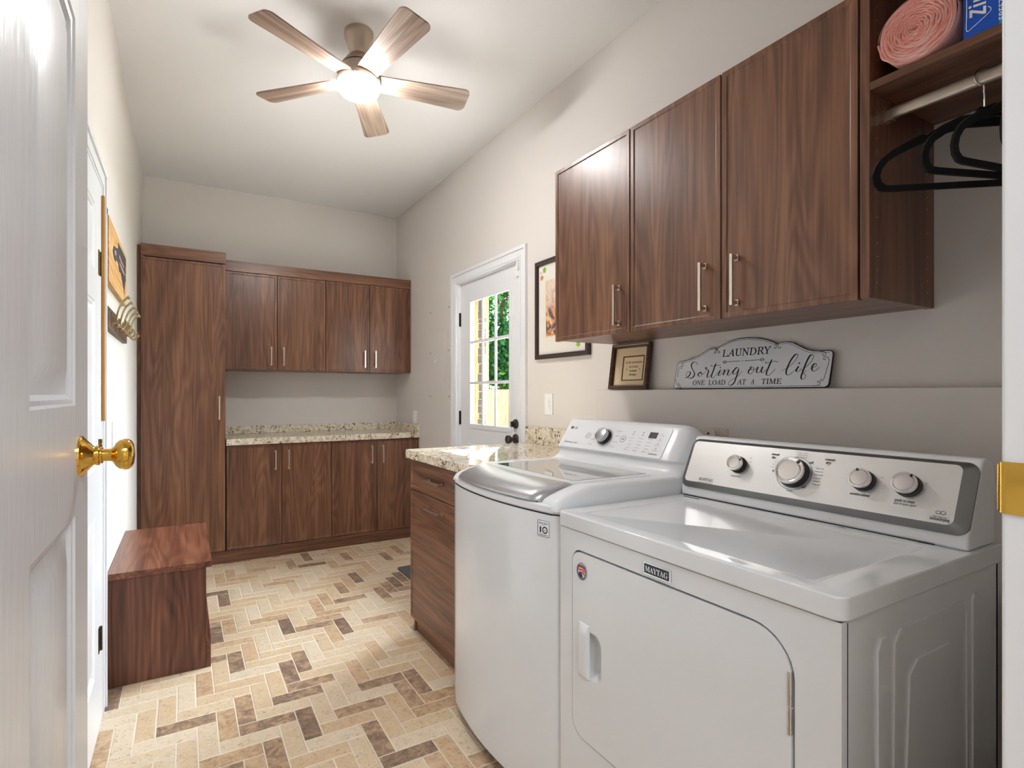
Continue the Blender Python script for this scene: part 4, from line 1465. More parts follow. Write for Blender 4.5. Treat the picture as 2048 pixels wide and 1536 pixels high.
for k, body in enumerate(('touch up', '20 min', '40 min')):
    dtxt(body, 0.8960 - 0.004 * k, 0.0985 - 0.0 + 0.008 * (k - 1), 0.0036, 0.016)
for k, body in enumerate(('heavy duty', 'bulky items', 'normal')):
    dtxt(body, 0.826, 0.1405 - 0.0065 * k, 0.0036, 0.028)
for y, body in ((0.965, 'low'), (0.968, 'high'), (0.632, 'on'), (0.545, 'on')):
    dtxt(body, y, 0.098 if body != 'high' else 0.109, 0.0038, None)
link_mesh('lettering', merge(*P_), GREYINK, kon, smooth=0)
# door
HX0, HX1 = 1.192 - 1.112, 1.192 - 1.066


def pocket_loop(i):
    return rrect(HX1 - 0.020 + i, 0.490 + i, HX1 + 0.043 - i, 0.614 - i, [q - i for q in (0.025, 0.025, 0.030, 0.025)], 6)


ddoor = link_mesh('door', plate([door_out, pocket_loop(0)[::-1]], 0.014, FD, -0.012), ENAMEL, dz, bevel=0.0035, seg=3)
hp = bmesh.new()
# raised grip
gsec = [(0.0, 0.0), (0.004, 0.006), (0.016, 0.010), (0.036, 0.013), (0.043, 0.011), (0.046, 0.003), (0.046, 0.0)]
rows = []
for k in range(13):
    s = k / 12
    z = 0.4865 + s * 0.141
    e = min(s, 1 - s)
    f = min(1, 0.35 + e * 9)
    rows.append([hp.verts.new(FD @ Vector((HX0 + x, z, 0.002 + y * f))) for x, y in gsec])
for a, b in zip(rows, rows[1:]):
    for k in range(len(gsec) - 1):
        hp.faces.new((a[k], b[k], b[k + 1], a[k + 1]))
hp.faces.new(rows[0])
hp.faces.new(rows[-1])
link_mesh('door_handle', hp, ENAMEL2, ddoor, smooth=40)
bowl = bmesh.new()
rows = []
for ins, dpt in ((0.0, 0.0), (0.003, -0.002), (0.008, -0.008), (0.014, -0.0135), (0.022, -0.016)):
    rows.append([bowl.verts.new(FD @ Vector((x, z, 0.0018 + dpt))) for x, z in pocket_loop(ins)])
for a, b in zip(rows, rows[1:]):
    for k in range(len(a)):
        j = (k + 1) % len(a)
        bowl.faces.new((a[k], a[j], b[j], b[k]))
bowl.faces.new(rows[-1])
link_mesh('grip_recess', bowl, ENAMEL, ddoor, smooth=60)
mp = link_mesh('hinge', merge(lathe([(0.0045, 0), (0.0045, 0.06)], frame(FD @ Vector((1.192 - 0.5440, 0.690, 0.001)), (0, 1, 0), (-1, 0, 0)) , 12), lathe([(0.0045, 0), (0.0045, 0.046)], frame(FD @ Vector((1.192 - 0.5440, 0.641, 0.001)), (0, 1, 0), (-1, 0, 0)), 12)), CHROME, ddoor)
stk = FD @ Matrix.Translation((1.192 - 1.098, 0.7635, 0.0021))
st = link_mesh('round_sticker', plate([circle2(0, 0, 0.0215, 36, 0.0245)], 0.0005, stk), plain('sticker_grey', (104, 106, 112), 0.4), ddoor, smooth=0)
stripe = []
for k in range(4):
    z = 0.0125 - 0.0072 * k
    stripe.append([(-0.0135 + 0.0012 * k, z), (0.004, z + 0.002), (0.0135, z - 0.003), (0.0125, z - 0.0072), (0.003, z - 0.0022), (-0.0130 + 0.0012 * k, z - 0.0042)])
tag_parts = merge(*[plate([s_], 0.0003, stk, 0.0010) for s_ in stripe[:3]])
link_mesh('lettering', merge(plate([circle2(0, 0, 0.0212, 36, 0.0242), circle2(0, 0, 0.0200, 36, 0.0230)[::-1]], 0.0003, stk, 0.0008), text_bm('AMERICA', at(stk, 0, 0.0172), 0.0036, 0.024, SANS_B, lift=0.0009)), WHITEINK, ddoor, smooth=0)
link_mesh('emblem_field', plate([circle2(0, -0.0015, 0.0140, 30, 0.0155)], 0.0003, stk, 0.0006), WHITEINK, ddoor, smooth=0)
link_mesh('emblem_stripes', tag_parts, REDINK, ddoor, smooth=0)
link_mesh('emblem_field', plate([[(-0.0125, -0.0065), (0.0, -0.0035), (0.004, -0.009), (0.006, -0.0155), (-0.004, -0.0162), (-0.010, -0.012)]], 0.0003, stk, 0.0012), BLUEINK, ddoor, smooth=0)
bd = FD @ Matrix.Translation((1.192 - 0.8405, 0.8385, 0.0))
bdg = link_mesh('badge', plate([rrect(-0.039, -0.0135, 0.039, 0.0135, 0.003)], 0.004, bd), CHROME, dz, bevel=0.001)
link_mesh('badge_field', plate([rrect(-0.0365, -0.0108, 0.0345, 0.0108, 0.001, 2)], 0.0004, bd, 0.004), plain('badge_black', (40, 42, 50), 0.3), bdg, smooth=0)
link_mesh('lettering', text_bm('MAYTAG', at(bd, -0.001, -0.0065), 0.0125, 0.064, SERIF_B, lift=0.0047), WHITEINK, bdg, smooth=0)

# foil vent hose behind the dryer
hose = bmesh.new()
path = smooth_path([(DXB + 0.002, 0.60, 0.16), (1.63, 0.56, 0.155), (1.665, 0.50, 0.17), (1.672, 0.44, 0.23), (1.672, 0.40, 0.30), (1.672, 0.36, 0.33)], 14)
rows = []
for i, p in enumerate(path):
    t = (path[min(i + 1, len(path) - 1)] - path[max(i - 1, 0)]).normalized()
    u = t.orthogonal().normalized()
    w = t.cross(u)
    r = 0.052 + 0.004 * math.sin(i * 1.35)
    rows.append([hose.verts.new(p + (u * math.cos(2 * PI * k / 20) + w * math.sin(2 * PI * k / 20)) * r) for k in range(20)])
for a, b in zip(rows, rows[1:]):
    best = min(range(20), key=lambda s: (a[0].co - b[s].co).length)
    for k in range(20):
        hose.faces.new((a[k], a[(k + 1) % 20], b[(k + 1 + best) % 20], b[(k + best) % 20]))
tag(link_mesh('vent_hose', hose, FOIL, smooth=60), 'crinkled silver foil vent hose behind the dryer', 'hose')

# ------------------------------------------------------------------ bench
bn = thing('bench', (-0.09, 3.07, 0), 'low reddish walnut bench along the wall by the shut door', 'bench')
BY0, BY1, BX1 = 2.668, 3.478, 0.108
link_mesh('seat', B((XL + 0.002, BX1, BY0, BY1, 0.4565, 0.4835)), REDWOOD_X, bn, bevel=0.0015)
link_mesh('end_panel', B((XL + 0.018, BX1 - 0.022, BY0 + 0.012, BY0 + 0.031, 0, 0.4563)), REDWOOD_Z, bn, bevel=0.001)
link_mesh('end_panel', B((XL + 0.018, BX1 - 0.022, BY1 - 0.031, BY1 - 0.012, 0, 0.4563)), REDWOOD_Z, bn, bevel=0.001)
link_mesh('back_panel', B((XL + 0.002, XL + 0.0175, BY0 + 0.012, BY1 - 0.012, 0, 0.4563)), REDWOOD_Z, bn)
link_mesh('shelf', B((XL + 0.018, BX1 - 0.022, BY0 + 0.0315, BY1 - 0.0315, 0.115, 0.134)), REDWOOD_X, bn)
link_mesh('base_board', B((BX1 - 0.0215, BX1 - 0.003, BY0 + 0.012, BY1 - 0.012, 0, 0.134)), REDWOOD_X, bn, bevel=0.001)

# ------------------------------------------------------------------ ceiling fan
FX, FY = 0.713, 2.422
fan = thing('ceiling_fan', (FX, FY, 2.63), 'brushed nickel ceiling fan with five weathered wood blades and a lit glass bowl', 'ceiling fan')
FF = frame((FX, FY, 0), (1, 0, 0), (0, 1, 0))
link_mesh('canopy', lathe([(0.067, ZC - 0.0005), (0.068, 2.905), (0.066, 2.898), (0.047, 2.842), (0.044, 2.832), (0.044, 2.815), (0.052, 2.806), (0.078, 2.771), (0.081, 2.764)], FF, 56), FANMETAL, fan, smooth=30)
link_mesh('motor_band', lathe([(0.076, 2.765), (0.076, 2.758)], FF, 48), BLACK, fan)
link_mesh('light_housing', lathe([(0.082, 2.759), (0.085, 2.752), (0.090, 2.728), (0.0985, 2.708), (0.1005, 2.698), (0.1005, 2.687), (0.097, 2.685)], FF, 56), FANMETAL, fan, smooth=30)
link_mesh('light_bowl', lathe([(0.097, 2.688), (0.0985, 2.682), (0.0985, 2.668), (0.095, 2.655), (0.085, 2.643), (0.066, 2.634), (0.035, 2.628), (0, 2.626)], FF, 56, closed=False), GLOW, fan, smooth=60)


def blade_bm():
    r0, r1 = 0.086, 0.530
    w0, w1 = 0.098, 0.142
    pts = []
    for t in (0, 0.25, 0.5, 0.75):
        pts.append((r0 + (r1 - 0.03 - r0) * t, -(w0 + (w1 - w0) * t) / 2))
    for k in range(7):
        a = -PI / 2 + k / 6 * PI / 2
        pts.append((r1 - 0.030 + 0.030 * math.cos(a), -w1 / 2 + 0.030 + 0.030 * math.sin(a)))
    pts = pts + [(x, -y) for x, y in pts[::-1]]
    return pts


BL = blade_bm()
first = None
for k in range(5):
    ang = math.radians(134.5 - 72 * k)
    M = Matrix.Translation((FX, FY, 2.704)) @ Matrix.Rotation(ang, 4, 'Z') @ Matrix.Rotation(math.radians(-11), 4, 'X')
    if first is None:
        bm = plate([BL], 0.006, Matrix.Identity(4), -0.003)
        bmesh.ops.translate(bm, verts=bm.verts, vec=ORG[fan.name])
        first = link_mesh('blade', bm, BLADE, fan, bevel=0.0015, seg=2)
        first.matrix_local = Matrix.Translation(-ORG[fan.name]) @ M
    else:
        b = first.copy()
        COL.objects.link(b)
        b.parent = fan
        b.matrix_local = Matrix.Translation(-ORG[fan.name]) @ M

# ------------------------------------------------------------------ sign on the ledge
SP = frame((1.758, 1.5003, 1.2577), (0, -1, 0), (0.024, 0, 0.18))
sg = thing('wall_sign', (1.758, 1.2, 1.2577), 'white laundry sign with black script and a scalloped top leaning on the ledge', 'sign')
OUT = [(0.0, 0.012), (0.0035, 0.0594), (0.0089, 0.1011), (0.0146, 0.1092), (0.025, 0.1138), (0.0506, 0.1160), (0.0835, 0.1223), (0.111, 0.133), (0.1376, 0.1469), (0.1563, 0.1559), (0.1755, 0.1569), (0.1892, 0.1524),
       (0.205, 0.1641), (0.2367, 0.1775), (0.2754, 0.1846), (0.3099, 0.1850), (0.3469, 0.1806), (0.3799, 0.1725), (0.4059, 0.1618), (0.422, 0.1522), (0.4337, 0.1575), (0.4546, 0.1585), (0.4755, 0.1528), (0.4995, 0.139), (0.5228, 0.1264), (0.5424, 0.1204), (0.5665, 0.1185), (0.5848, 0.1195), (0.5965, 0.1174), (0.6029, 0.1094), (0.6029, 0.0989), (0.6006, 0.0574), (0.5972, 0.0132), (0.5935, 0.0045), (0.585, 0.0), (0.0119, 0.0), (0.0037, 0.003)]


def inset_loop(L, d):
    n = len(L)
    out = []
    for i in range(n):
        a, b, c = Vector(L[i - 1]), Vector(L[i]), Vector(L[(i + 1) % n])
        t = ((b - a).normalized() + (c - b).normalized())
        t = t.normalized() if t.length > 1e-6 else (c - b).normalized()
        out.append((b.x + t.y * d, b.y - t.x * d))
    return out


area2 = sum(OUT[i - 1][0] * OUT[i][1] - OUT[i][0] * OUT[i - 1][1] for i in range(len(OUT)))
sgn = 1 if area2 < 0 else -1
link_mesh('board', plate([OUT], 0.0050, SP), INK, sg, smooth=0)
link_mesh('enamel_face', plate([inset_loop(OUT, sgn * 0.0026)], 0.0008, SP, 0.0050), SIGNFACE, sg, smooth=0)
STR = {
'S':[(0.102,0.0942),(0.1076,0.0988),(0.0996,0.1056),(0.0885,0.1061),(0.0808,0.1002),(0.0795,0.0896),(0.0861,0.0773),(0.0957,0.0646),(0.0969,0.053),(0.0877,0.0434),(0.0732,0.0423),(0.0598,0.0498),(0.0577,0.0613),(0.0662,0.0688),(0.0768,0.0677),(0.0769,0.0589),(0.0684,0.0485),(0.0541,0.0435)],
'o':[(0.1267,0.0659),(0.1184,0.061),(0.1143,0.0542),(0.1189,0.0485),(0.1275,0.0503),(0.1324,0.0578),(0.1281,0.0645),(0.1244,0.0619),(0.1348,0.057),(0.1458,0.0653)],
'r':[(0.1458,0.0653),(0.151,0.0726),(0.153,0.0794),(0.148,0.0824),(0.1479,0.0762),(0.156,0.0735),(0.16,0.0682),(0.1569,0.0529),(0.1566,0.0443),(0.1643,0.0441),(0.1746,0.0574)],
't':[(0.1897,0.0968),(0.1849,0.0808),(0.177,0.0557),(0.1751,0.0445),(0.1815,0.041),(0.1935,0.0501),(0.2041,0.0649)],
'tb':[(0.1674,0.0908),(0.1728,0.0864),(0.1861,0.0875),(0.2011,0.0885),(0.2117,0.087)],
'i':[(0.2121,0.0713),(0.2051,0.0548),(0.2057,0.0491),(0.2122,0.0509),(0.2211,0.0659)],
'id':[(0.2094,0.0797),(0.211,0.0783)],
'n1':[(0.2211,0.0659),(0.2258,0.0707),(0.2296,0.0689),(0.2269,0.0591),(0.2241,0.0498)],
'n2':[(0.2247,0.0508),(0.233,0.0638),(0.2426,0.0701),(0.2465,0.0666),(0.242,0.0526),(0.2471,0.0485),(0.2555,0.0548),(0.2656,0.0682)],
'g1':[(0.2855,0.0732),(0.2782,0.0768),(0.2691,0.069),(0.2641,0.0578),(0.2682,0.0521),(0.2782,0.0573),(0.2863,0.0716)],
'g2':[(0.2872,0.0732),(0.2809,0.0475),(0.2727,0.0218),(0.2613,0.0115),(0.2514,0.0139),(0.2518,0.0247),(0.268,0.0349),(0.2878,0.0473),(0.3001,0.0646)],
'o2':[(0.3367,0.0695),(0.3286,0.0667),(0.3244,0.0583),(0.3289,0.0518),(0.3387,0.0546),(0.3454,0.0638),(0.3423,0.0734),(0.3345,0.0763),(0.3316,0.0707),(0.342,0.0658),(0.3546,0.0719)],
'u1':[(0.3597,0.0764),(0.3555,0.0616),(0.3583,0.0546),(0.3665,0.0568),(0.376,0.0741)],
'u2':[(0.3768,0.0763),(0.3727,0.0603),(0.3754,0.054),(0.3832,0.0568),(0.3911,0.0673)],
't2':[(0.4079,0.0994),(0.3977,0.0716),(0.3916,0.051),(0.3969,0.0434),(0.4074,0.0483),(0.4228,0.0669)],
't2b':[(0.386,0.0913),(0.3902,0.0868),(0.404,0.0898),(0.4177,0.0921),(0.4302,0.0884)],
'l':[(0.4431,0.0592),(0.4618,0.0659),(0.4809,0.0828),(0.4937,0.1021),(0.4936,0.1109),(0.486,0.1106),(0.4742,0.095),(0.4643,0.0718),(0.46,0.0517),(0.465,0.0432),(0.475,0.0462),(0.4911,0.0618)],
'i2':[(0.5003,0.0716),(0.4935,0.0593),(0.4946,0.0534),(0.5023,0.0555),(0.5111,0.0653)],
'i2d':[(0.5004,0.0818),(0.5019,0.0806)],
'f':[(0.5085,0.0552),(0.5242,0.0685),(0.5374,0.0834),(0.5444,0.0996),(0.5406,0.107),(0.5327,0.1032),(0.5237,0.0835),(0.5165,0.0607),(0.5105,0.0363),(0.5134,0.0273),(0.5215,0.0311),(0.5247,0.0402),(0.5181,0.0462),(0.5256,0.0581)],
'e':[(0.5411,0.0626),(0.5495,0.0657),(0.5558,0.0719),(0.5535,0.0772),(0.5469,0.0752),(0.5422,0.0654),(0.5437,0.0562),(0.552,0.0531),(0.5654,0.0667)],
'arrow1':[(0.2187,0.0987),(0.2584,0.0999),(0.29,0.1002)],
'arrow2':[(0.3065,0.1),(0.3407,0.1),(0.3795,0.101)],
'dot':[(0.2979,0.0998),(0.2993,0.0997)],
'a1a':[(0.2189,0.0967),(0.2254,0.105),(0.2339,0.1002)],
'a1b':[(0.2185,0.1001),(0.2283,0.0936),(0.2339,0.0999)],
'a2a':[(0.3801,0.1009),(0.371,0.1064),(0.3652,0.0996)],
'a2b':[(0.3801,0.1009),(0.3736,0.0951),(0.3652,0.0993)],
'c1':[(0.1837,0.1505),(0.1956,0.1445),(0.2019,0.138),(0.1973,0.1349),(0.1931,0.1396),(0.1967,0.1417)],
'c2':[(0.1914,0.1499),(0.1844,0.1436),(0.1781,0.1383),(0.1815,0.1343),(0.1857,0.1377),(0.1823,0.1414)],
'c3':[(0.4158,0.1533),(0.4203,0.1438),(0.4177,0.1373),(0.4129,0.1398),(0.4141,0.1437)],
'c4':[(0.4281,0.1529),(0.4258,0.1434),(0.43,0.1363),(0.4347,0.1381),(0.4331,0.1428)],
'c5':[(0.0513,0.1088),(0.0367,0.1052),(0.0318,0.099),(0.0379,0.0943),(0.0422,0.0985)],
'c6':[(0.0148,0.0481),(0.0191,0.0807),(0.0275,0.0912),(0.0355,0.089),(0.0327,0.0826),(0.0272,0.0854)],
'c7':[(0.009,0.041),(0.0132,0.0228),(0.0252,0.0136),(0.0303,0.0182),(0.0219,0.0234)],
'c8':[(0.0414,0.0037),(0.029,0.0063),(0.0254,0.0117),(0.0314,0.016),(0.0349,0.0116)],
'c9':[(0.5641,0.1154),(0.5774,0.1131),(0.5811,0.1058),(0.5762,0.1011),(0.5717,0.105),(0.5747,0.1077)],
'c10':[(0.5857,0.0496),(0.592,0.0828),(0.5878,0.0948),(0.5785,0.0976),(0.575,0.0916),(0.5805,0.0882),(0.5815,0.0923)],
'c11':[(0.5857,0.0496),(0.5807,0.0274),(0.5747,0.0211),(0.571,0.0248),(0.5747,0.0287)],
'c12':[(0.5478,0.0063),(0.5625,0.0067),(0.5699,0.0136),(0.5676,0.0198),(0.5629,0.0194),(0.5637,0.0151)],
}


def pen(thin, thick):
    def f(t, s):
        d = max(0.0, -(t.y * 0.93 + t.x * 0.30))
        taper = min(1, 0.45 + min(s, 1 - s) * 8)
        return (thin + (thick - thin) * d ** 1.4) * taper
    return f


script, orn = [], []
for k, pts in STR.items():
    if k[0] in 'ac' and k[1:2].isdigit() or k.startswith('arrow') or k == 'a1a':
        orn.append(ribbon(pts, lambda t, s: 0.0017, SP, 0.0064))
    elif k in ('id', 'i2d', 'dot'):
        c_ = ((pts[0][0] + pts[1][0]) / 2, (pts[0][1] + pts[1][1]) / 2)
        orn.append(plate([circle2(c_[0], c_[1], 0.0026 if k != 'dot' else 0.0018, 12)], 0.0002, SP, 0.0062))
    else:
        script.append(ribbon(pts, pen(0.0017, 0.0056), SP, 0.0064))
link_mesh('lettering', merge(*script), INK, sg, smooth=0)
inner = inset_loop(OUT, sgn * 0.0075)
gapsat = [i for i, p in enumerate(inner)]
border = []
segs = [inner[3:12], inner[12:20], inner[20:29], inner[30:33][:0]]
for s_ in segs:
    if len(s_) > 2:
        border.append(ribbon(s_, lambda t, s: 0.0012, SP, 0.0064))
border.append(ribbon([(0.0130, 0.0062), (0.30, 0.0062), (0.575, 0.0062)], lambda t, s: 0.0012, SP, 0.0064))
link_mesh('scroll_border', merge(*(orn + border)), INK, sg, smooth=0)
link_mesh('lettering', text_bm('LAUNDRY', at(SP, 0.3080, 0.1200), 0.0265, 0.188, SERIF_I, shear=-0.20, lift=0.0064, weight=0.00035), INK, sg, smooth=0)
for wd, x0, x1 in (('ONE', 0.0930, 0.1480), ('LOAD', 0.1640, 0.2370), ('AT', 0.2830, 0.3190), ('A', 0.3350, 0.3510), ('TIME', 0.3760, 0.4470)):
    link_mesh('lettering', text_bm(wd, at(SP, (x0 + x1) / 2, 0.0140), 0.0185, x1 - x0, SERIF_I, shear=-0.20, lift=0.0064, weight=0.0003), INK, sg, smooth=0)

# ------------------------------------------------------------------ small frame on the ledge
MP = frame((1.754, 1.862, 1.2577), (0, -1, 0), (0.028, 0, 0.2))
mf = thing('small_picture_frame', (1.754, 1.75, 1.2577), 'small brown picture frame with a handwritten verse on cream paper on the ledge', 'picture frame')


def ring(w, h, b0, b1):
    return [[(b0, b0), (w - b0, b0), (w - b0, h - b0), (b0, h - b0)], [(b1, b1), (b1, h - b1), (w - b1, h - b1), (w - b1, b1)]]


W_, H_ = 0.230, 0.208
fb = bmesh.new()
lv = []
for ins, z in ((0, 0), (0, 0.020), (0.004, 0.024), (0.011, 0.019), (0.015, 0.020), (0.018, 0.013), (0.018, 0.006)):
    lv.append([fb.verts.new(MP @ Vector(c)) for c in ((ins, ins, z), (W_ - ins, ins, z), (W_ - ins, H_ - ins, z), (ins, H_ - ins, z))])
for a, b in zip(lv, lv[1:]):
    for k in range(4):
        fb.faces.new((a[k], a[(k + 1) % 4], b[(k + 1) % 4], b[k]))
link_mesh('frame', fb, FRAMEWOOD, mf, smooth=0)
link_mesh('mat_board', plate([[(0.002, 0.002), (W_ - 0.002, 0.002), (W_ - 0.002, H_ - 0.002), (0.002, H_ - 0.002)]], 0.006, MP), MATCREAM, mf, smooth=0)
link_mesh('mat_edge', plate(ring(W_, H_, 0, 0)[:0] or [[(0.065, 0.0395), (0.195, 0.0395), (0.195, 0.1527), (0.065, 0.1527)]], 0.0004, MP, 0.006), BROWNLINE, mf, smooth=0)
link_mesh('paper', plate([[(0.0735, 0.0440), (0.1895, 0.0440), (0.1895, 0.1468), (0.0735, 0.1468)]], 0.0004, MP, 0.0064), PAPERCREAM, mf, smooth=0)
vt = merge(*[text_bm(b_, at(MP, x, y), h, w, SERIF_BI, lift=0.0072) for b_, x, y, h, w in (('In the mountains', 0.1345, 0.1180, 0.0115, 0.100), ('we forget', 0.136, 0.0985, 0.0105, 0.054), ('to count', 0.134, 0.0800, 0.0105, 0.044), ('the days', 0.135, 0.0620, 0.0105, 0.045))])
for x in (0.095, 0.173):
    for k in range(3):
        vt = merge(vt, plate([[(x, 0.0915), (x - 0.0045 + 0.0045 * k, 0.0985), (x + 0.0002 + 0.0045 * (k - 1) * 0.4, 0.0945)]], 0.0002, MP, 0.0070 + 0.0002 * k))
    vt = merge(vt, plate([[(x - 0.0008, 0.086), (x + 0.0008, 0.086), (x + 0.0012, 0.094), (x - 0.0012, 0.094)]], 0.0002, MP, 0.0070))
link_mesh('lettering', vt, INK, mf, smooth=0)

# ------------------------------------------------------------------ large framed print by the garden door
LP = facing_left(2.497, 1.434, XR - 0.001)
LW, LH = 0.462, 0.556
lp = thing('framed_print', (XR - 0.01, 2.266, 1.434), 'large dark framed print in a white mat with leaf corners beside the glazed door', 'picture frame')
fb = bmesh.new()
lv = []
for ins, z in ((0, 0), (0, 0.018), (0.006, 0.022), (0.014, 0.019), (0.022, 0.021), (0.026, 0.012), (0.026, 0.006)):
    lv.append([fb.verts.new(LP @ Vector(c)) for c in ((ins, ins, z), (LW - ins, ins, z), (LW - ins, LH - ins, z), (ins, LH - ins, z))])
for a, b in zip(lv, lv[1:]):
    for k in range(4):
        fb.faces.new((a[k], a[(k + 1) % 4], b[(k + 1) % 4], b[k]))
link_mesh('frame', fb, plain('dark_frame', (62, 50, 48), 0.35), lp, smooth=0)
link_mesh('mat_board', plate([[(0.004, 0.004), (LW - 0.004, 0.004), (LW - 0.004, LH - 0.004), (0.004, LH - 0.004)]], 0.006, LP), MATWHITE, lp, smooth=0)
link_mesh('mat_edge', plate([[(0.086, 0.118), (LW - 0.086, 0.118), (LW - 0.086, 0.440), (0.086, 0.440)]], 0.0003, LP, 0.006), PAPERCREAM, lp, smooth=0)
link_mesh('print', plate([[(0.094, 0.126), (LW - 0.094, 0.126), (LW - 0.094, 0.432), (0.094, 0.432)]], 0.0003, LP, 0.0063), PICTURE, lp, smooth=0)


def leaf(x, y, r, a0):
    pts = []
    for k in range(20):
        a = 2 * PI * k / 20 + a0
        pts.append((x + r * (1.0 if k % 4 == 0 else 0.55 if k % 2 else 0.8) * math.cos(a), y + r * (1.0 if k % 4 == 0 else 0.55 if k % 2 else 0.8) * math.sin(a)))
    return plate([pts], 0.0003, LP, 0.006)


link_mesh('leaf_ornament', merge(leaf(0.078, 0.502, 0.022, 0.3), leaf(LW - 0.092, 0.062, 0.022, 0.9), leaf(LW - 0.078, 0.502, 0.020, 0.7)), GREENINK, lp, smooth=0)
link_mesh('leaf_ornament', merge(leaf(0.054, 0.462, 0.020, 0.1), leaf(0.046, 0.492, 0.008, 0.5), leaf(LW - 0.05, 0.08, 0.012, 0.4)), ORANGEINK, lp, smooth=0)

# ------------------------------------------------------------------ electrical panel, switches, sensor socket
ep = thing('electrical_panel', (XR - 0.003, 3.82, 1.187), 'wall-coloured electrical panel cover with a latch beside the garden door', 'electrical panel')
EP = facing_left(4.014, 1.187, XR - 0.0005)
ew, eh = 0.376, 0.748
link_mesh('cover', plate([rrect(0, 0, ew, eh, 0.004, 3), rrect(0.083, 0.095, 0.292, 0.532, 0.002, 2)[::-1]], 0.004, EP), WALL, ep, bevel=0.001)
pd = link_mesh('panel_door', plate([rrect(0.0855, 0.0975, 0.2895, 0.5295, 0.002, 2)], 0.0055, EP), WALL, ep, bevel=0.001)
link_mesh('latch', plate([rrect(0.096, 0.305, 0.122, 0.348, 0.002, 2)], 0.003, EP, 0.0055), SWITCHW, pd, bevel=0.0006)
link_mesh('latch_slot', plate([[(0.106, 0.322), (0.112, 0.322), (0.112, 0.342), (0.106, 0.342)]], 0.0004, EP, 0.0085), SEAM_SHADE, pd, smooth=0)
for x in (0.014, ew - 0.014):
    for z in (0.03, 0.385, eh - 0.03):
        link_mesh('screw', lathe([(0.005, 0), (0.005, 0.002), (0.002, 0.0032), (0, 0.0032)], at(EP, x, z) @ Matrix.Translation((0, 0, 0.004)), 14), DARKHINGE, ep)


def switch(name, F, label, cat='light switch', rocker=True):
    s = thing(name, F.to_translation(), label, cat)
    link_mesh('cover_plate', plate([rrect(-0.036, -0.059, 0.036, 0.059, 0.004)], 0.006, F), SWITCHW, s, bevel=0.0015)
    if rocker:
        link_mesh('rocker', plate([rrect(-0.0165, -0.033, 0.0165, 0.033, 0.002)], 0.0022, F, 0.006), SWITCHW, s, bevel=0.0008)
        link_mesh('dimmer_slider', plate([rrect(0.006, -0.018, 0.010, 0.020, 0.001, 2)], 0.0012, F, 0.0082), plain('slider_grey', (206, 206, 206), 0.4), s)
    else:
        for y in (-0.02, 0.02):
            link_mesh('socket', plate([rrect(-0.0165, y - 0.014, 0.0165, y + 0.014, 0.008)], 0.0015, F, 0.006), SWITCHW, s)
    return s


switch('light_switch', facing_left(2.383, 1.180, XR - 0.0003), 'white dimmer switch on the wall under the large framed print')
switch('power_outlet', facing_left(4.345, 1.030, XR - 0.0003), 'white outlet plate above the end of the long granite worktop', 'outlet', False)
switch('light_switch', frame((XL + 0.0003, 2.885, 1.055), (0, 1, 0), (0, 0, 1)), 'light switch plate low on the wall between shut door and tall cabinet')
pg = thing('plug_in_sensor', (1.742, 1.285, 1.055), 'beige plug-in device on its wall plate above the dryer', 'plug-in device')
PG = facing_left(1.300, 1.055, 1.7418)
link_mesh('wall_plate', plate([rrect(-0.012, -0.060, 0.058, 0.056, 0.004)], 0.005, PG), BEIGE, pg, bevel=0.0015)
link_mesh('housing', plate([rrect(-0.028, -0.055, 0.028, 0.055, (0.004, 0.004, 0.016, 0.016))], 0.030, PG, 0.005), BEIGE, pg, bevel=0.003, seg=3)
link_mesh('light_sensor', lathe([(0.0042, 0), (0.0042, 0.0015), (0.0022, 0.002), (0, 0.002)], at(PG, 0, 0.036) @ Matrix.Translation((0, 0, 0.035)), 16), BLACK, pg)
pcut = bmesh.new()
v_ = []
for k in range(13):
    a = PI + PI * k / 12
    v_.append((0.024 * math.cos(a), 0.013 + 0.016 * math.sin(a)))
link_mesh('lamp_window', plate([v_], 0.0015, PG, 0.0345), plain('lamp_window', (196, 176, 164), 0.3), pg, smooth=0)
pcut.free()

# ------------------------------------------------------------------ things on the wall by the shut door
pq = thing('wooden_plaque', (XL + 0.012, 3.04, 1.70), 'pale wooden plaque with a dark grey state-shaped silhouette hung above the coat hooks', 'wall plaque')
PQ = frame((XL + 0.0005, 2.5535, 1.692), (0, 1, 0), (0, 0, 1))
link_mesh('board', plate([rrect(0, 0, 0.735, 0.262, 0.004, 2)], 0.020, PQ), PLAQUE, pq, bevel=0.001)
sil = [(0.16, 0.178), (0.24, 0.190), (0.33, 0.205), (0.34, 0.235), (0.50, 0.238), (0.690, 0.238), (0.697, 0.200), (0.670, 0.186), (0.694, 0.170), (0.672, 0.150), (0.693, 0.128), (0.66, 0.110), (0.64, 0.085), (0.61, 0.030), (0.585, 0.062), (0.52, 0.090), (0.45, 0.118), (0.38, 0.112), (0.34, 0.140), (0.27, 0.142), (0.22, 0.120), (0.16, 0.128), (0.13, 0.150)]
link_mesh('silhouette', plate([sil], 0.0006, PQ, 0.020), SLATE, pq, smooth=0)
link_mesh('carved_lines', merge(plate([[(0.38, 0.190), (0.47, 0.182), (0.60, 0.178), (0.60, 0.170), (0.47, 0.171), (0.38, 0.178)]], 0.0003, PQ, 0.0206), plate([[(0.40, 0.160), (0.62, 0.150), (0.62, 0.138), (0.50, 0.142), (0.40, 0.150)]], 0.0003, PQ, 0.0206), plate([[(0.20, 0.168), (0.25, 0.176), (0.26, 0.158), (0.21, 0.150)]], 0.0003, PQ, 0.0206)), plain('pinkish_wood', (206, 160, 140), 0.6), pq, smooth=0)

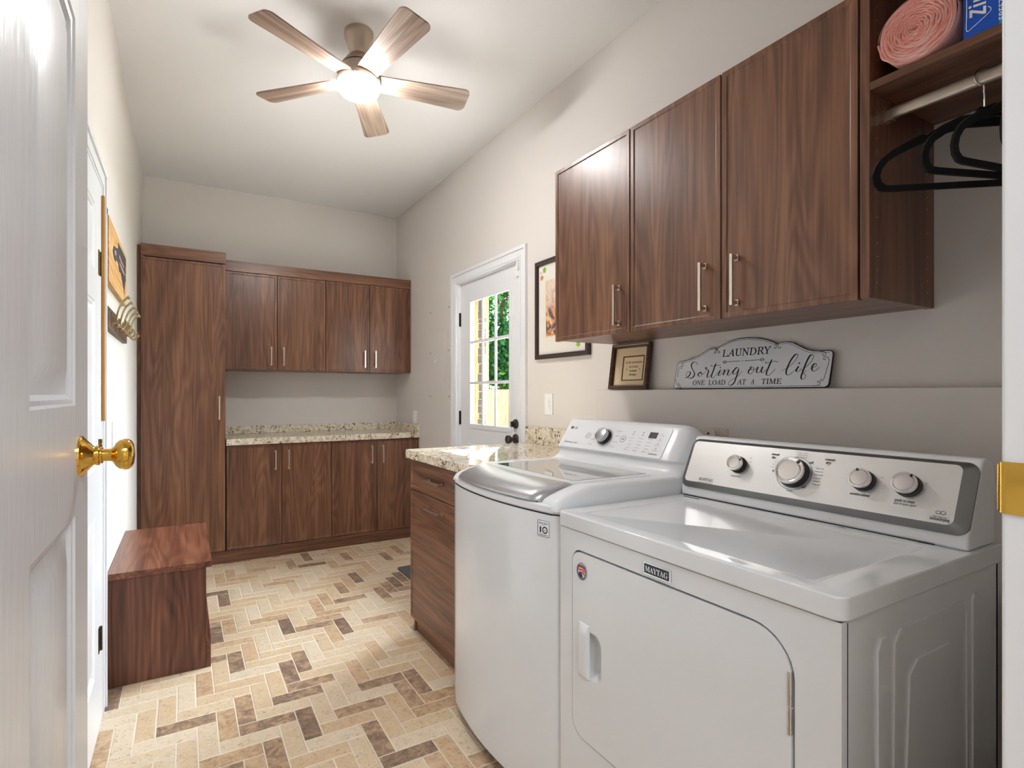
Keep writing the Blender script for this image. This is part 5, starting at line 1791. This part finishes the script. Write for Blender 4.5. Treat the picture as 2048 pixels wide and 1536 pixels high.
hk = thing('coat_hook_rack', (XL + 0.01, 3.07, 1.51), 'dark board with five double brass coat hooks under the wooden plaque', 'coat rack')
HKF = frame((XL + 0.0005, 2.5535, 1.503), (0, 1, 0), (0, 0, 1))
link_mesh('board', plate([rrect(0, 0, 0.785, 0.087, 0.003, 2)], 0.018, HKF), HOOKBOARD, hk, bevel=0.002)


def hook_bm(y):
    Kf = at(HKF, y, 0) @ Matrix.Translation((0, 0, 0.018))
    bm = plate([rrect(-0.013, 0.016, 0.013, 0.076, 0.008)], 0.004, Kf)
    bm = merge(bm, plate([rrect(-0.009, 0.030, 0.009, 0.060, 0.004)], 0.018, Kf))
    big = smooth_path([Kf @ Vector((0, z, d)) for z, d in ((0.046, 0.018), (0.060, 0.020), (0.090, 0.026), (0.118, 0.036), (0.136, 0.050), (0.141, 0.058))], 6)
    lowp = smooth_path([Kf @ Vector((0, z, d)) for z, d in ((0.044, 0.018), (0.026, 0.022), (0.016, 0.034), (0.022, 0.046), (0.036, 0.054))], 6)
    for pth in (big, lowp):
        bm = merge(bm, tube(pth, 0.0048, 10, 0.0042))
        d = (pth[-1] - pth[-4]).normalized()
        Tm = Matrix.Translation(pth[-1]) @ d.to_track_quat('Z', 'Y').to_matrix().to_4x4()
        bm = merge(bm, lathe([(0.004, -0.008), (0.0085, 0.002), (0.0098, 0.004), (0.009, 0.0055), (0, 0.006)], Tm, 14))
    return bm


hk0 = None
for k in range(5):
    if hk0 is None:
        hk0 = link_mesh('hook', hook_bm(0.110), HOOKBRASS, hk)
    else:
        h_ = hk0.copy()
        COL.objects.link(h_)
        h_.parent = hk
        h_.location = (0, 0.150 * k, 0)

st_ = B((XL + 0.0102, XC + 0.003, 2.432, 2.456, 1.135, 1.990))
tag(link_mesh('wooden_measuring_stick', st_, GOLDWOOD, bevel=0.0025), 'thin golden wooden stick standing upright against the white door casing', 'stick')
tp = B((XC + 0.0003, XC + 0.0010, 2.530, 2.551, 1.952, 1.974), (XL + 0.0003, XC + 0.0010, 2.5505, 2.5513, 1.952, 1.974), (XL + 0.0002, XL + 0.0010, 2.5513, 2.660, 1.952, 1.974))
tag(link_mesh('masking_tape', tp, BLUETAPE, smooth=0), 'small piece of blue tape at the edge of the white door casing', 'tape')

mat_ = plate([rrect(1.312, 2.72, 1.765, 3.543, 0.03)], 0.008, frame((0, 0, 0), (1, 0, 0), (0, 1, 0)))
tag(link_mesh('door_mat', mat_, RUBBER, bevel=0.003), 'dark grey ribbed mat on the floor in front of the glazed door', 'door mat')

# ------------------------------------------------------------------ garden seen through the panes
GZ = -0.12
struct(link_mesh('ground', B((XR + T + 0.0, 16, -2, 20, GZ - 0.2, GZ)), GRASSY, loc=(XR + T, 0, GZ), smooth=0), 'lawn outside the glazed door')
struct(link_mesh('bounce_slab', B((XR + T + 0.001, 5.2, 0.5, 8.0, GZ + 0.0005, GZ + 0.03)), BOUNCE_PALE, loc=(XR + T, 0, GZ), smooth=0), 'unseen pale slab added to bounce sun up through the glazed door')  # added out of view; throws sunlight up through the glass onto the ceiling
struct(link_mesh('sun_block_slab', B((XR + T + 0.05, 3.6, 4.46, 5.9, 3.02, 3.16)), TRIM, loc=(3, 6, 3.02)), 'unseen slab added to keep the sun beam off the floor')  # added out of view to stop the sun beam beyond the counter
post = thing('porch_post', (3.12, 5.6, GZ), 'cedar post with a strip of stacked grey stone seen through the panes', 'post')
link_mesh('cedar_casing', B((3.02, 3.2, 5.47, 5.90, GZ, 3.02)), CEDAR, post, bevel=0.004)
stn = bmesh.new()
rg = random.Random(3)
z = GZ
while z < 2.98:
    h = min(rg.uniform(0.05, 0.12), 3.0 - z)
    box(stn, 3.04 + rg.uniform(0, 0.02), 3.075, 5.34 + rg.uniform(-0.03, 0.03), 5.4695, z, z + h - 0.006)
    z += h
link_mesh('stone_facing', stn, STONE, post, bevel=0.008)
fc = thing('garden_fence', (6.3, 9.5, GZ), 'pale vertical board fence across the garden seen through the lower panes', 'fence')
A, Bp = Vector((4.1, 9.6, 0)), Vector((7.6, 7.6, 0))
d = (Bp - A).normalized()
nrm = Vector((-d.y, d.x, 0))
L = (Bp - A).length
bm = bmesh.new()
s = 0
rg = random.Random(9)
while s < L:
    w = 0.138
    p = A + d * s
    F = frame((p.x, p.y, GZ), d, (0, 0, 1))
    bm2 = plate([[(0, 0.02), (w, 0.02), (w, 1.44 + rg.uniform(-0.006, 0.006)), (0, 1.44)]], 0.018, F, rg.uniform(0, 0.004)) if False else None
    vs = box(bm, 0, w, 0, 0.018, 0.02, 1.44 + rg.uniform(-0.006, 0.006))
    bmesh.ops.transform(bm, matrix=Matrix.Translation((p.x, p.y, GZ)) @ Matrix.Rotation(math.atan2(d.y, d.x), 4, 'Z'), verts=vs)
    s += 0.141
link_mesh('boards', bm, FENCEWOOD, fc, smooth=0)
bm = bmesh.new()
for zz in (0.25, 1.1):
    vs = box(bm, 0, L, 0.019, 0.06, zz, zz + 0.09)
    bmesh.ops.transform(bm, matrix=Matrix.Translation((A.x, A.y, GZ)) @ Matrix.Rotation(math.atan2(d.y, d.x), 4, 'Z'), verts=vs)
link_mesh('rails', bm, FENCEWOOD, fc, smooth=0)


def foliage_bm(clumps, n, size, seed):
    rg = random.Random(seed)
    verts, faces, tone = [], [], []
    for _ in range(n):
        c, r = rg.choice(clumps)
        v = Vector((rg.gauss(0, 1), rg.gauss(0, 1), rg.gauss(0, 1))).normalized() * rg.uniform(0.55, 1.0)
        p = Vector((c[0] + v.x * r[0], c[1] + v.y * r[1], c[2] + v.z * r[2]))
        q = Vector((rg.gauss(0, 1), rg.gauss(0, 1), rg.gauss(0, 0.7))).normalized()
        u = q.orthogonal().normalized()
        w = q.cross(u)
        s_ = size * rg.uniform(0.6, 1.4)
        k = len(verts)
        for a_, b_ in ((0, -0.5), (0.30, -0.1), (0.22, 0.25), (0, 0.55), (-0.22, 0.25), (-0.30, -0.1)):
            verts.append(p + u * a_ * s_ + w * b_ * s_)
        faces.append(list(range(k, k + 6)))
        tone.append(min(1, max(0, rg.gauss(0.45, 0.25))))
    return verts, faces, tone


def tree(name, x, y, h, clumps, n, size, seed, mat, label, cat, trunk=True):
    t = thing(name, (x, y, GZ), label, cat)
    verts, faces, tone = foliage_bm(clumps, n, size, seed)
    me = bpy.data.meshes.new('foliage')
    me.from_pydata([Vector(v) for v in verts], [], faces)
    me.materials.append(mat)
    me.attributes.new('leaf_tone', 'FLOAT', 'FACE').data.foreach_set('value', tone)
    o = bpy.data.objects.new('foliage', me)
    COL.objects.link(o)
    o.parent = t
    ORG[o.name] = Vector((x, y, GZ))
    if trunk:
        tr = tube(smooth_path([(x, y, GZ), (x + 0.06, y, 0.9), (x - 0.05, y + 0.1, 1.9), (x + 0.1, y, h)], 5), 0.13, 10, 0.05)
        for a in range(5):
            aa = a * 1.3 + seed
            tr = merge(tr, tube([(x, y, 1.3 + a * 0.3), (x + 0.7 * math.cos(aa), y + 0.7 * math.sin(aa), 1.9 + a * 0.34), (x + 1.3 * math.cos(aa), y + 1.3 * math.sin(aa), 2.3 + a * 0.36)], 0.045, 7, 0.015))
        link_mesh('trunk', tr, BARK, t)
    return t


LEAF_A = foliage_mat('bright_leaves', (16, 56, 30), (40, 98, 46), (104, 150, 64))
LEAF_B = foliage_mat('dark_leaves', (8, 40, 38), (20, 70, 56), (52, 108, 66))
rel = lambda L_: L_
tree('garden_tree', 6.2, 9.9, 4.2, [((0, 0, 2.9), (1.7, 1.5, 1.1)), ((-0.9, -0.3, 2.3), (1.2, 1.0, 0.8)), ((1.1, -0.4, 2.2), (1.3, 1.0, 0.9)), ((0.2, 0.4, 4.1), (1.6, 1.3, 1.0)), ((-0.3, -0.7, 1.95), (1.0, 0.8, 0.5))], 13000, 0.10, 5, LEAF_A, 'bright green leafy tree behind the board fence', 'tree')
tree('garden_tree', 8.9, 10.4, 5.0, [((0, 0, 3.2), (2.0, 1.8, 1.3)), ((-1.3, 0.2, 2.4), (1.3, 1.2, 0.9)), ((0.6, -0.8, 2.2), (1.4, 1.1, 0.9)), ((0, 0, 4.8), (1.8, 1.6, 1.2))], 11000, 0.12, 8, LEAF_B, 'darker green tree standing farther off behind the fence', 'tree')
tree('garden_hedge', 6.6, 11.4, 2.0, [((k * 0.8 - 3.2, 1.6 - k * 0.35, 0.9), (0.75, 0.6, 0.95)) for k in range(10)], 10000, 0.09, 11, LEAF_B, 'dark blue-green hedge between fence and trees', 'hedge', trunk=False)

for o in scene.objects:                                # smooth-shaded parts keep their bevels crisp
    pass
